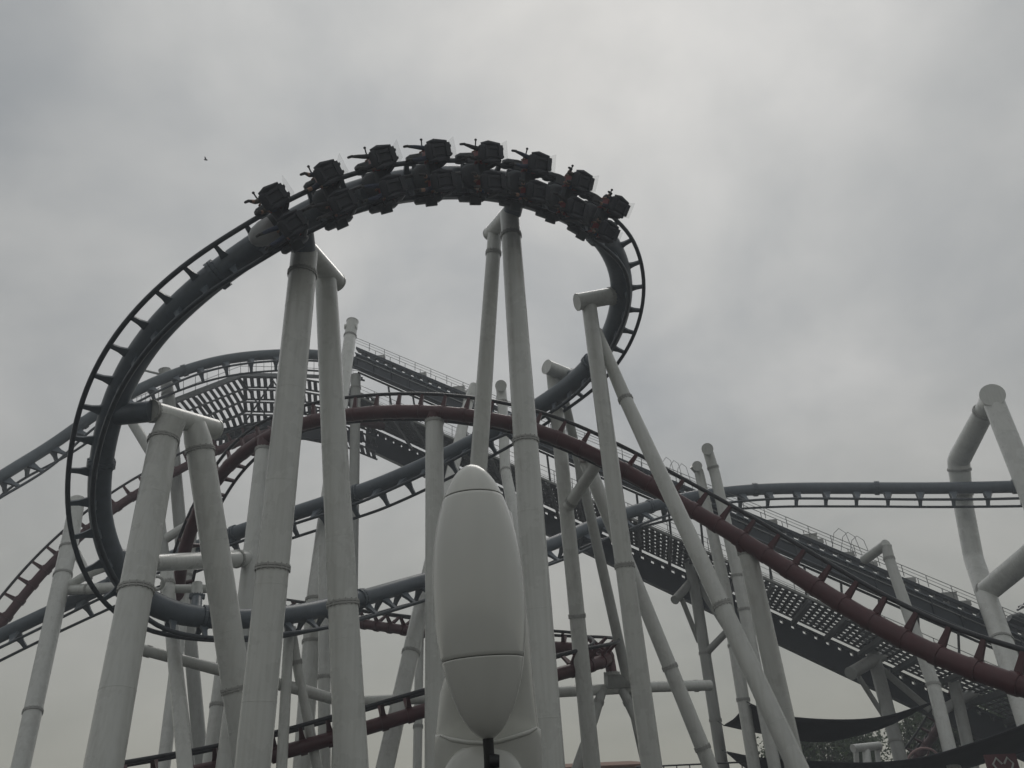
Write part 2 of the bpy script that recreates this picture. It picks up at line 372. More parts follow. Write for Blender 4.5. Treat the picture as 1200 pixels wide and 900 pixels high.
# ------------------------------------------------------------------ lift hill with stairs
LA, LB = at(430, 413, 66), at(1145, 715, 50)
ldir = LA - LB; lplan = Vector((ldir.x, ldir.y, 0)); LLEN = ldir.length; ldir.normalize()
lside = Vector((-lplan.y, lplan.x, 0)).normalized()
if lside.y < 0: lside = -lside
lup = ldir.cross(lside)
if lup.z < 0: lup = -lup
S0 = -9.0                                        # runs on down to the right, past the picture's edge
def LP(s, a, h): return LB + ldir * s + lside * a + UPW * h
lift = thing('lift_hill', 'long straight lift hill with navy girders and open stairs, climbing to the upper left', 'lift hill', LP(S0, 4, -11))
def lbox(mb, s0, s1, a0, a1, h0, h1):
    vs = [LP(s, a, h) for s in (s0, s1) for a in (a0, a1) for h in (h0, h1)]
    mb.add(vs, [(0, 1, 3, 2), (4, 6, 7, 5), (0, 4, 5, 1), (2, 3, 7, 6), (0, 2, 6, 4), (1, 5, 7, 3)])
# near, upper girder: deep box, a slot row, a cap plate
m = MB(); lbox(m, S0, LLEN + 1, -0.25, 0.25, -1.75, -0.60); m.build('upper_girder', 'navy_steel', lift, smooth=False)
m = MB(); lbox(m, S0, LLEN + 1, -0.30, 0.30, -0.24, -0.0); m.build('girder_cap', 'navy_steel', lift, smooth=False)
m = MB(); s = S0
while s < LLEN + 0.6:
    lbox(m, s, s + 0.48, -0.20, 0.20, -0.61, -0.23); s += 0.86
o = m.build('slot_blocks', 'navy_steel', lift, smooth=False); o['kind'] = 'stuff'
s = S0
while s < LLEN + 1:
    m = MB(); lbox(m, s, s + 0.06, -0.42, -0.252, -1.73, -0.61); m.build('stiffener', 'navy_steel', lift, smooth=False); s += 1.72
m = MB(); lbox(m, S0, LLEN + 1, -0.40, -0.254, -1.05, -0.98); m.build('cable_tray', 'galvanised', lift, smooth=False)
m = MB(); lbox(m, S0, LLEN + 1, -0.47, -0.254, -0.72, -0.62); m.build('top_flange', 'blue_steel', lift, smooth=False)
for a in (-0.58, 0.58):
    m = MB(); m.tube([LP(S0, a, -1.95), LP(LLEN + 1, a, -1.95)], 0.09, 8); m.build('rail', 'dark_rail', lift)
m = MB(); lbox(m, S0, LLEN + 1, -0.45, 0.45, -1.85, -1.74); m.build('girder_flange', 'blue_steel', lift, smooth=False)
# far, lower girder
m = MB(); lbox(m, S0, LLEN + 3, 8.1, 9.0, -6.3, -4.65); m.build('lower_girder', 'navy_steel', lift, smooth=False)
m = MB(); s = S0
while s < LLEN + 2.5:
    lbox(m, s, s + 0.6, 8.15, 8.5, -4.66, -4.32); s += 0.85
o = m.build('slot_blocks', 'navy_steel', lift, smooth=False); o['kind'] = 'stuff'
m = MB(); lbox(m, S0, LLEN + 3, 8.0, 8.7, -4.33, -4.15); m.build('girder_cap', 'navy_steel', lift, smooth=False)
# stair flights
rows = [(1.42 + 0.92 * i, 2.18 + 0.92 * i) for i in range(7)]
tb = MB(); tb.box((0, 0, 0), 0.15, 0.38, 0.03); tb.box((0, 0.33, -0.05), 0.03, 0.02, 0.05); tb.box((0, -0.33, -0.05), 0.03, 0.02, 0.05); tread_me = tb.mesh('tread', 'grating', smooth=False)
RZ = Matrix.Rotation(math.atan2(ldir.y, ldir.x), 4, 'Z')
HDECK = -3.9
spots = []
for (a0, a1) in rows:
    s = S0
    while s < LLEN + 3.5:
        spots.append(LP(s, (a0 + a1) / 2, HDECK)); s += 0.44
spots.sort(key=lambda p: (p - EYE).length)
near_sp = [p for p in spots if -20 < proj(p)[0] < 1215]
near_ids = set(id(p) for p in near_sp[:300])
rest = MB()
for p in spots:
    if id(p) in near_ids: link('tread', tread_me, lift, Matrix.Translation(p - lift.location) @ RZ)
    else:
        X = RZ.to_3x3() @ Vector((1, 0, 0)); Y = RZ.to_3x3() @ Vector((0, 1, 0))
        rest.box(p, 0.15, 0.38, 0.03, (X, Y, UPW))
o = rest.build('upper_treads', 'grating', lift, smooth=False); o['kind'] = 'stuff'
for (a0, a1) in rows:
    for a in (a0 - 0.06, a1 + 0.06):
        m = MB(); lbox(m, S0, LLEN + 3.8, a - 0.06, a + 0.06, HDECK - 0.10, HDECK + 0.05); m.build('stringer', 'grating', lift, smooth=False)
s = S0 + 1
while s < LLEN:
    m = MB(); lbox(m, s, s + 0.22, 0.46, 8.05, HDECK - 0.62, HDECK - 0.34); m.build('cross_beam', 'grating', lift, smooth=False)
    m = MB(); m.tube([LP(s, 0.3, -2.1), LP(s, 1.9, HDECK - 0.3)], 0.08, 6); m.build('hanger', 'grating', lift)
    s += 2.4
def railing(a, h, s0, s1, name='railing', step=1.5, hh=1.1):
    m = MB(); s = s0
    while s <= s1:
        m.tube([LP(s, a, h), LP(s, a, h + hh)], 0.026, 5); s += step
    for k in (0.36, 0.7, 1.0): m.tube([LP(s0, a, h + hh * k), LP(s1, a, h + hh * k)], 0.024 if k == 1 else 0.016, 5)
    return m.build(name, 'galvanised', lift)
railing(1.1, -0.9, S0, LLEN + 1, hh=1.85); railing(-0.5, 0.0, S0, LLEN + 1, hh=0.75)
railing(1.3, HDECK, S0, LLEN + 1); railing(7.75, HDECK, S0, LLEN - 1); railing(3.85, HDECK, S0, LLEN)
m = MB(); lbox(m, S0, LLEN + 1, 0.5, 1.15, -1.02, -0.92); m.build('catwalk', 'grating', lift, smooth=False)
m = MB(); lbox(m, S0, LLEN + 1, 1.2, 1.38, HDECK - 0.05, HDECK + 0.12); m.build('toe_plate', 'old_paint', lift, smooth=False)
lamp = MB(); lamp.box((0, 0, 0), 0.16, 0.42, 0.13); lamp.box((0, 0, -0.17), 0.05, 0.05, 0.08); lamp.box((0.0, 0, 0.15), 0.10, 0.36, 0.03)
bx2 = MB(); bx2.box((0, 0, 0), 0.25, 0.45, 0.28); bx2.box((0, 0, 0.30), 0.27, 0.48, 0.03); bx2.box((0, 0, -0.36), 0.04, 0.04, 0.1)
lamp_me = lamp.mesh('catwalk_lamp', 'lamp_housing', smooth=False); box_me = bx2.mesh('control_box', 'lamp_housing', smooth=False)
FACE = Matrix.Rotation(math.atan2(ldir.y, ldir.x) + RAD(90), 4, 'Z')
for k, px in enumerate((445, 494, 545, 902, 958, 994, 1020, 1065, 1128, 1180)):
    s = min(np.linspace(S0, LLEN, 300), key=lambda q: abs(proj(LP(q, 1.0, 0.6))[0] - px))
    link('catwalk_lamp', lamp_me, lift, Matrix.Translation(LP(s, 1.0, 0.45) - lift.location) @ FACE)
for px in (537, 948, 1112):
    s = min(np.linspace(S0, LLEN, 300), key=lambda q: abs(proj(LP(q, 1.2, 0.6))[0] - px))
    link('control_box', box_me, lift, Matrix.Translation(LP(s, 1.3, 0.55) - lift.location) @ FACE)
# access hoops over the crossings
for px in (1012, 803):
    s = min(np.linspace(S0, LLEN, 300), key=lambda q: abs(proj(LP(q, 1.0, 0.6))[0] - px))
    m = MB()
    for ds in (-0.5, 0.1, 0.7):
        m.tube([LP(s + ds, 0.4, 0.0), LP(s + ds + 0.3, 0.6, 1.9), LP(s + ds + 0.6, 1.0, 2.2), LP(s + ds + 0.9, 1.5, 1.9), LP(s + ds + 1.4, 1.9, 0.2)], 0.02, 6)
    m.build('access_hoop', 'galvanised', lift)

# crest platform: catwalk that wraps round the top, seen from below
cw = thing('crest_catwalk', 'grey stair catwalk curving round behind the top of the lift hill', 'catwalk', at(300, 470, 67))
def strip(pxs, name, wid, h, treads=True):
    pts = [at(*p) for p in pxs]
    m = MB()
    for i in range(len(pts) - 1):
        d = pts[i + 1] - pts[i]; side = Vector((d.y, -d.x, 0)).normalized()
        if side.y > 0: side = -side
        for a in (0, wid): m.beam(pts[i] - side * a, pts[i + 1] - side * a, UPW, 0.07, 0.04)
    m.build(name, 'grating', cw, smooth=False)
    if treads:
        for i in range(len(pts) - 1):
            d = pts[i + 1] - pts[i]; L = d.length; side = Vector((d.y, -d.x, 0)).normalized()
            if side.y > 0: side = -side
            n = max(2, int(L / 0.46))
            dd = Vector((d.x, d.y, 0)).normalized()
            for k in range(n):
                tt = MB(); tt.box(pts[i] + d * ((k + .5) / n) - side * (wid / 2), 0.15, wid / 2, 0.025, (dd, -side, UPW)); tt.build('tread', 'grating', cw, smooth=False)
for k in range(5):
    dy = k * 14.5
    strip([(188 + k * 15, 479 + dy - k * 5, 63.7), (283, 442 + dy, 65)], 'stair_stringer', 1.75, 0)
    strip([(283, 442 + dy, 65), (345, 443 + dy * 1.02, 66)], 'platform_edge', 1.75, 0)
    strip([(345, 443 + dy * 1.02, 66), (400, 452 + dy * 1.05, 66.4), (440, 468 + dy * 1.05, 66)], 'platform_edge', 1.75, 0)
m = MB()
crp = [at(150, 470, 59), at(186, 455, 60), at(282, 418, 65), at(345, 420, 66), at(425, 424, 66.5)]
crb = [at(150, 492, 59), at(186, 476, 60), at(282, 439, 65), at(345, 440, 66), at(425, 444, 66.5)]
for i in range(4):
    for f in (0, 0.45, 1.0):
        m.tube([crb[i].lerp(crp[i], 0.05 + f * .95), crb[i + 1].lerp(crp[i + 1], 0.05 + f * .95)], 0.022, 5)
    for k in range(7):
        m.tube([crb[i].lerp(crb[i + 1], k / 7), crp[i].lerp(crp[i + 1], k / 7)], 0.022, 5)
m.build('railing', 'galvanised', cw)
m = MB()
for i in range(4): m.beam(crb[i], crb[i + 1], UPW, 0.16, 0.05)
m.build('edge_beam', 'galvanised', cw, smooth=False)
m = MB()
for (x0, y0, x1, y1) in ((284, 446, 320, 500), (320, 446, 284, 500), (320, 446, 356, 500), (356, 446, 320, 500), (186, 480, 230, 510), (230, 466, 262, 505)):
    m.tube([at(x0, y0, 65.5), at(x1, y1, 66)], 0.07, 6)
m.build('truss', 'grating', cw)
m = MB()
for (x0, y0, x1, y1) in ((240, 512, 345, 496), (282, 505, 425, 512)):
    m.beam(at(x0, y0, 65.5), at(x1, y1, 66.2), UPW, 0.45, 0.2)
m.build('lower_beam', 'navy_steel', cw, smooth=False)

# ------------------------------------------------------------------ supports
def spots_of(pts):
    P = [at(p[0], p[1], p[3]) for p in pts]; Rr = [rpx(p[2], p[3]) for p in pts]
    return P, Rr
def flange(parent, p, t, r, material, name='collar', bolts=16):
    m = MB(); w = 1.10
    m.lathe(p - t * 0.065, t, [(0, r * 0.99), (0, r * w), (0.055, r * w), (0.058, r * 1.03), (0.072, r * 1.03), (0.075, r * w), (0.13, r * w), (0.13, r * 0.99)], 24, False)
    x = t.orthogonal().normalized(); y = t.cross(x)
    for k in range(bolts):
        a = 2 * math.pi * k / bolts; c = p + (x * math.cos(a) + y * math.sin(a)) * r * 1.06
        m.lathe(c - t * 0.10, t, [(0, 0.02), (0.20, 0.02)], 6)
    m.build(name, 'collar_shade_grey' if 'paint' in material else material, parent)
def col(parent, pts, ground=True, collars=(), material='white_paint', name='column', cap=False):
    """pts: (px, py, width px, zc) from the top down"""
    P, Rr = spots_of(pts)
    n_ = len(P)
    if ground:
        d = (P[-1] - P[-2]).normalized()
        if d.z < -0.05:
            k = (P[-1].z + 0.05) / -d.z
            if k > 0: P.append(P[-1] + d * k); Rr.append(Rr[-1])
    # rounded bends
    Q, RR = [P[0]], [Rr[0]]
    for i in range(1, len(P) - 1):
        for f, a in ((0.0, -1), (0, 0), (0, 1)):
            if a == -1: Q.append(P[i] + (P[i - 1] - P[i]).normalized() * Rr[i] * 0.6)
            elif a == 1: Q.append(P[i] + (P[i + 1] - P[i]).normalized() * Rr[i] * 0.6)
            else: Q.append(P[i] * 0.7 + (P[i] + (P[i - 1] - P[i]).normalized() * Rr[i] * 0.6 + P[i] + (P[i + 1] - P[i]).normalized() * Rr[i] * 0.6) * 0.15)
            RR.append(Rr[i])
    Q.append(P[-1]); RR.append(Rr[-1])
    m = MB(); m.tube(Q, RR, 28)
    for i in range(len(P) - 1):                   # weld beads between the rolled lengths
        L_ = (P[i + 1] - P[i]).length; t_ = (P[i + 1] - P[i]).normalized(); k_ = 2.2 + (pts[0][0] % 7) * 0.3
        while k_ < L_ - 1:
            f_ = k_ / L_; r_ = Rr[i] + (Rr[i + 1] - Rr[i]) * f_
            m.lathe(P[i] + t_ * (k_ - 0.02), t_, [(0, r_ * 0.99), (0.008, r_ * 1.012), (0.032, r_ * 1.012), (0.04, r_ * 0.99)], 28, False); k_ += 3.05
    o = m.build(name, material, parent)
    for py in collars:
        best = None
        for i in range(len(P) - 1):
            for k in range(200):
                f = k / 200; q = P[i].lerp(P[i + 1], f); e_ = abs(proj(q)[1] - py)
                if best is None or e_ < best[0]: best = (e_, q, (P[i + 1] - P[i]).normalized(), Rr[i] + (Rr[i + 1] - Rr[i]) * f)
        flange(parent, best[1], best[2], best[3], material)
    if cap:
        t = (P[0] - P[1]).normalized(); m = MB(); r = Rr[0]
        m.lathe(P[0] - t * 0.02, t, [(0, r * 1.0), (0, r * 1.06), (0.07, r * 1.06), (0.07, 0.01)], 24, False); m.build('end_cap', material, parent)
    return P, Rr
def arm(parent, pts, material='white_paint', name='cross_arm', flanges=(), caps=(0,)):
    P, Rr = spots_of(pts)
    m = MB(); m.tube(P, Rr, 26); m.build(name, material, parent)
    for f in flanges:
        q = P[0].lerp(P[-1], f); flange(parent, q, (P[-1] - P[0]).normalized(), Rr[0] + (Rr[-1] - Rr[0]) * f, material)
    for c in caps:
        i = 0 if c == 0 else -1; t = (P[0] - P[1]).normalized() if c == 0 else (P[-1] - P[-2]).normalized()
        m = MB(); r = Rr[i]; m.lathe(P[i] - t * 0.02, t, [(0, r), (0, r * 1.05), (0.06, r * 1.05), (0.06, 0.01)], 24, False); m.build('end_cap', material, parent)
    return P, Rr
def stub(parent, a, path, px, py, r, material='blue_steel'):
    p = path.frame(path.near(px, py))[0]
    m = MB(); m.tube([a, p], r, 20); m.build('track_stub', material, parent)
def support(label, base):
    b = at(base[0], base[1], base[2]); b.z = 0
    return thing('track_support', label, 'coaster support', b)

# 1 the tall pair left of centre, under the front of the train
t = support('tall pair of white columns joined at the top, under the front of the train', (350, 900, 21))
col(t, [(357, 296, 31, 27.6), (296, 900, 41.5, 20.6)], collars=(320, 668))
col(t, [(382, 330, 25, 29.0), (412, 900, 40, 22.2)], collars=(708,), name='column')
arm(t, [(354, 288, 27, 27.4), (394, 331, 23, 29.6)], caps=(1,))
p = at(356, 296, 27.5); stub(t, p, BLUE, 350, 262, 0.42)
# 2 centre pair
t = support('tall slim pair of white columns meeting under the middle of the train', (600, 900, 22))
col(t, [(597, 250, 22, 31.0), (643, 900, 39, 22.5)], collars=(276, 516))
col(t, [(580, 272, 16.5, 32.6), (561, 545, 20.5, 29.5)], collars=(297,))
arm(t, [(601, 246, 21, 30.8), (574, 274, 16, 33.0)], caps=(1,))
stub(t, at(600, 250, 30.9), BLUE, 606, 226, 0.36)
# 3 left pair
t = support('stout pair of white columns with a short head beam, left of the loop', (200, 900, 21))
col(t, [(203, 490, 30, 27.2), (192, 515, 32.5, 26.9), (121, 900, 44, 20.6)], collars=(517, 691))
col(t, [(228, 498, 26, 28.6), (234, 525, 31, 28.4), (292, 900, 34, 25.2)], collars=(528, 808))
P, _ = arm(t, [(178, 482, 25, 27.0), (252, 503, 23, 29.6)], flanges=(0.0,), caps=(1,))
stub(t, P[0], BLUE, 132, 486, 0.36)
# 4 far-left slim column of the far red track
t = support('slim leaning white column nearest the left edge with a tube branching right', (24, 900, 37))
col(t, [(91, 585, 16, 50.5), (80, 645, 19, 48), (24, 900, 21, 38)], collars=(642, 674, 834))
arm(t, [(66, 692, 12, 46.5), (140, 688, 12, 45)], flanges=(0.52,), caps=(1,), name='brace')
arm(t, [(76, 690, 10.5, 46.4), (104, 672, 10.5, 46), (130, 662, 10.5, 46)], flanges=(0.5,), caps=(), name='brace')
arm(t, [(86, 640, 9, 48.2), (100, 668, 9, 47.5)], caps=(), name='brace')
# 5 short thin column left
t = support('thin short white column with a ring at its head, between the two left columns', (215, 900, 28))
col(t, [(196, 668, 14, 33.0), (197, 690, 15, 32.4), (217, 900, 17.5, 27)], collars=(684,))
arm(t, [(190, 690, 10, 32.5), (250, 690, 10, 33)], caps=(0,), name='brace')
m = MB(); c = at(184, 683, 32); m.tube([c + (RGT * math.cos(a) + UPV * math.sin(a)) * 0.26 for a in np.linspace(0, 2 * math.pi, 21)], 0.07, 8, False); m.build('lifting_ring', 'white_paint', t)
P, _ = arm(t, [(231, 684, 12, 32), (231, 699, 13, 31.6)], caps=(), name='drop_tube'); flange(t, P[1], UPW, 0.26, 'blue_steel'); stub(t, P[1], BLUE, 234, 724, 0.2)
# 6 red-track column left with the strut to the loop foot
t = support('white column under the left bend of the red arch, tube out to the loop', (268, 900, 34))
col(t, [(309, 527, 18.5, 39.6), (280, 790, 24, 33), (266, 900, 26, 31)], collars=(528,)); stub(t, at(309, 528, 39.6), RED, 311, 514, 0.36, 'red_steel')
P, _ = arm(t, [(176, 660, 20, 29.4), (293, 654, 20, 36.2)], flanges=(0.0, 0.84), caps=()); stub(t, P[0], BLUE, 132, 652, 0.29)
# 8 small inner columns
t = support('thin white post with a diagonal brace behind the left pair', (215, 900, 40))
col(t, [(228, 596, 11, 46), (219, 676, 13, 44), (205, 790, 14, 40)], collars=(604, 640, 676))
arm(t, [(180, 640, 12, 45), (224, 613, 10, 45.6)], caps=(), name='brace')
t = support('slim white post rising from the bottom edge right of the left pair', (248, 900, 34))
col(t, [(266, 740, 15, 38), (245, 900, 17, 34)], collars=(827,))
# 9 long low tie tubes
t = support('thin sloping white tie tube low on the left', (255, 860, 31))
arm(t, [(168, 762, 12, 30.5), (253, 784, 13, 31.5), (352, 808, 13.5, 34), (400, 822, 12, 36)], flanges=(0.02,), caps=(0,), name='tie_tube')
col(t, [(380, 640, 13, 42), (380, 790, 14.5, 38), (380, 900, 15, 36)], collars=(793,))
col(t, [(398, 700, 9, 41), (393, 900, 10, 37)])
t = support('level white tube and flared head holding the far end of the flat turn', (715, 860, 39))
arm(t, [(425, 822, 12, 37), (655, 811, 12, 39), (765, 805, 12, 40.5), (832, 803, 12, 42)], flanges=(0.955,), caps=(), name='tie_tube')
m = MB(); q = at(717, 790, 39.6); flange(t, q, UPW, 0.36, 'old_paint')
hz_ = (at(738, 803, 39.9) - at(696, 805, 39.5)).normalized(); dp_ = Vector((-hz_.y, hz_.x, 0)).normalized()
top = q - UPW * 0.05; bot = at(720, 807, 39.7)
m.ring_tube([[top + hz_ * (sx * 0.33) + dp_ * (sy * 0.3) for sx, sy in ((-1, -1), (1, -1), (1, 1), (-1, 1))], [bot + hz_ * (sx) + dp_ * (sy * 0.27) for sx, sy in ((-0.42, -1), (0.95, -1), (0.95, 1), (-0.42, 1))]])
m.build('flared_head', 'old_paint', t, smooth=False)
p = TURN.frame(TURN.near(713, 771))[0]; m = MB(); m.tube([q, Vector((q.x, q.y, p.z)) * 0.5 + p * 0.5], 0.27, 16); m.build('track_stub', 'red_steel', t)
col(t, [(706, 808, 11, 39.6), (696, 842, 11, 38.6), (676, 900, 12, 37)], collars=(823,), material='old_paint')
col(t, [(729, 808, 11, 39.8), (745, 842, 11, 39.0), (765, 900, 12, 37.5)], collars=(823,), material='old_paint')
# 10 central red-arch column
t = support('straight white column under the crown of the red arch', (511, 900, 29))
col(t, [(509, 493, 20.5, 36.9), (511, 900, 27, 30)], collars=(494,)); stub(t, at(509, 494, 36.9), RED, 509, 483, 0.37, 'red_steel')
# 11 leaning column centre-left
t = support('white column leaning left beside the pod, propping the lift hill', (452, 900, 36))
col(t, [(556, 452, 11, 56), (549, 470, 12, 55), (486, 745, 19.5, 40), (451, 900, 22, 35)], collars=(472, 765))
# 12 tall pale post through the lift crest
t = support('tall pale post with a flat cap standing up past the lift crest', (354, 900, 37))
col(t, [(413, 377, 13.5, 61), (410, 396, 14, 60), (369, 703, 20.5, 42), (354, 900, 22, 37)], collars=(394, 703, 752), cap=True)
P, _ = arm(t, [(366, 724, 18, 40.6), (362, 723, 18, 39.8)], caps=(1,), name='end_stub')
arm(t, [(374, 735, 9, 41), (392, 780, 9, 40), (396, 830, 9, 39)], caps=(), name='brace')
arm(t, [(404, 383, 7, 60.5), (418, 383, 7, 60.5)], caps=(1,), name='top_bar')
# 13 post behind
t = support('grey post just right of the tall pale post, carrying the crest', (416, 900, 50))
col(t, [(417, 440, 11.5, 65), (413, 700, 12.5, 56)], collars=(455,), material='old_paint')
# 14 Y support under lower blue
t = support('small forked white support under the low blue track', (335, 900, 34))
col(t, [(339, 735, 12, 34.5), (330, 900, 13, 31.5)]); col(t, [(341, 735, 11, 34.6), (350, 790, 11, 34), (372, 900, 12, 33)], collars=(776,))
stub(t, at(339, 738, 34.4), BLUE, 340, 722, 0.2)
# 15 post left of pod
t = support('thin white post at the bottom edge just left of the pod', (489, 900, 42))
col(t, [(492, 735, 10, 47), (489, 900, 11, 42)], collars=(852,))
# 16 shiny pipe right of pod nose
t = support('glossy white column with one collar leaning right behind the pod nose', (650, 900, 38))
col(t, [(587, 453, 12, 58), (589, 475, 12, 57), (592, 550, 12.5, 53), (610, 640, 15, 48), (652, 900, 19, 38)], collars=(472, 552))
arm(t, [(587, 452, 13, 57.0), (587, 454, 13, 58.6)], name='head_tube')
# 17 T with head tube
t = support('white column with a capped head tube holding the track as it leaves the loop', (690, 900, 36))
col(t, [(648, 438, 15.5, 41.0), (694, 900, 20.5, 36)], collars=(722,))
P, _ = arm(t, [(641, 430, 17, 40.4), (668, 441, 17, 41.2)], flanges=(1.0,)); stub(t, P[1], BLUE, 684, 437, 0.33)
col(t, [(660, 458, 9, 41.6), (672, 515, 11, 42.5), (700, 640, 12, 42)], material='old_paint')
arm(t, [(666, 594, 14, 38.6), (703, 538, 14, 37.4)], flanges=(0.1,), name='brace', caps=())
# 18 V
t = support('leaning white column behind the loop column, running down to the lower right', (832, 900, 34))
col(t, [(684, 534, 15, 39.5), (690, 548, 17, 39.2), (752, 700, 17, 37), (833, 900, 18, 34)], collars=(541, 782, 876))
stub(t, at(684, 536, 39.5), RED, 690, 531, 0.28, 'red_steel')
# 19 loop right
t = support('white A-frame with a head tube bolted to the right side of the loop', (850, 900, 27))
col(t, [(690, 356, 17.5, 34.6), (764, 900, 25, 27.5)], collars=(664,))
col(t, [(699, 388, 13, 34.4), (733, 468, 16, 33), (935, 900, 25, 24.5)], collars=(468, 710))
P, _ = arm(t, [(677, 354, 20, 34.4), (716, 347, 20, 34.9)], flanges=(1.0,)); stub(t, P[1], BLUE, 727, 345, 0.34)
# 20 pair through the lift
t = support('white column with a round cap rising above the lift railing', (905, 900, 46))
col(t, [(829, 527, 12, 53), (838, 556, 12.5, 52.5), (864, 672, 14, 49.5), (908, 900, 15, 44)], collars=(548, 675, 714))
arm(t, [(829, 526, 13, 52.0), (829, 528, 13, 53.8)], name='head_tube')
t = support('shorter white column beside the capped one at the lift railing', (882, 900, 45))
col(t, [(812, 545, 10, 53), (819, 552, 11, 53), (850, 692, 14, 50), (884, 900, 15, 45)], collars=(757, 820))
arm(t, [(817, 546, 11, 52.2), (817, 548, 11, 53.8)], name='head_tube')
# 21 red column right
t = support('white column under the red track right of the loop', (932, 900, 28))
col(t, [(876, 647, 21.5, 30.6), (932, 900, 24, 28)], collars=(647,)); stub(t, at(876, 648, 30.6), RED, 873, 635, 0.34, 'red_steel')
# 22 lift supports
t = support('grey braced lift support in the gap left of the leaning column', (846, 900, 54))
col(t, [(804, 640, 11.5, 61), (816, 700, 13, 58.5), (847, 900, 14, 53)], collars=(766, 844), material='old_paint')
arm(t, [(791, 703, 10, 57), (826, 664, 10, 62)], material='old_paint')
arm(t, [(799, 702, 6, 57.4), (819, 752, 6, 57.5)], material='old_paint', name='brace', caps=())
arm(t, [(818, 684, 8, 59.5), (852, 738, 8, 56)], material='old_paint', name='brace', caps=())
arm(t, [(827, 766, 8, 56.5), (852, 740, 8, 55.5)], material='old_paint', name='brace', caps=())
t = support('grey braced lift support above the shade sails', (1054, 885, 50))
col(t, [(1011, 726, 14, 57), (1021, 758, 15, 56), (1058, 900, 16, 50)], collars=(870,), material='old_paint')
arm(t, [(997, 789, 14, 53), (1068, 748, 13, 59)], material='old_paint')
arm(t, [(1006, 793, 6, 53.4), (1035, 838, 6, 53)], material='old_paint', name='brace', caps=())
arm(t, [(1033, 784, 8, 55.5), (1090, 832, 8, 53)], material='old_paint', name='brace', caps=())
t = support('low grey lift support at the right, half hidden by the lift', (1130, 880, 49))
col(t, [(1118, 800, 13, 52), (1140, 900, 14, 48)], material='old_paint'); arm(t, [(1098, 836, 11, 50), (1150, 806, 11, 54)], material='old_paint')
# 23 column right through lift
t = support('white column with a bent head beside the lift railing, crossing behind the red track', (1112, 900, 41))
col(t, [(1039, 640, 11, 47.5), (1042, 655, 12, 47.2), (1094, 803, 15, 43), (1118, 900, 16, 40)], collars=(655, 803), cap=True)
arm(t, [(1038, 638, 11, 47.5), (1013, 656, 11, 49.5)], name='head_tube')
# 24 big right frame
t = support('big bent white frame at the right edge holding up the level blue track', (1200, 880, 30))
P, _ = arm(t, [(1163, 463, 26, 49.3), (1160, 476, 26, 51)], name='head_tube')
col(t, [(1158, 474, 22, 50.6), (1123, 540, 24, 54.4), (1129, 592, 21, 54.3), (1141, 655, 21.5, 52), (1174, 750, 24, 46), (1222, 900, 27, 39)], collars=(550, 579, 751))
flange(t, at(1153, 483, 51), (at(1123, 540, 54.4) - at(1158, 474, 50.6)).normalized(), 0.62, 'white_paint')
col(t, [(1164, 470, 23, 49.8), (1212, 590, 25, 45), (1340, 900, 32, 36)])
arm(t, [(1153, 696, 24, 49.5), (1235, 628, 27, 45)], flanges=(0.04,), caps=(), name='brace')
stub(t, at(1127, 572, 54.3), BLUE, 1130, 571, 0.34)
# 25 posts behind loop left
t = support('pale post hidden behind the left flank of the loop', (215, 900, 60))
col(t, [(193, 434, 13, 61.5), (198, 470, 14, 60.5), (206, 560, 14, 58)], collars=(462,), material='old_paint', cap=True)
m = MB(); c = at(158, 424, 61); m.box(c, 0.75, 0.35, 0.4); m.box(c + Vector((0.6, 0, -0.5)), 0.08, 0.08, 0.3); m.build('flood_lamp', 'lamp_housing', t, smooth=False); m = MB(); m.tube([c + Vector((0.6, 0, -0.7)), at(193, 440, 61.4)], 0.09, 8); m.build('lamp_arm', 'old_paint', t)
t = support('short pale strut leaning out behind the head beam of the left pair', (178, 900, 50))
col(t, [(152, 490, 11, 50), (178, 532, 12, 48), (186, 600, 12, 46)], material='old_paint')
t = support('white T-headed support low among the trees', (1015, 900, 62))
arm(t, [(1000, 877, 9, 62), (1030, 874, 9, 63)], caps=(0, 1)); col(t, [(1015, 878, 9, 62.5), (1017, 900, 10, 61)])
col(t, [(1003, 880, 6, 62), (1004, 900, 6, 61.5)]); col(t, [(1028, 878, 6, 63), (1030, 900, 6, 62)])

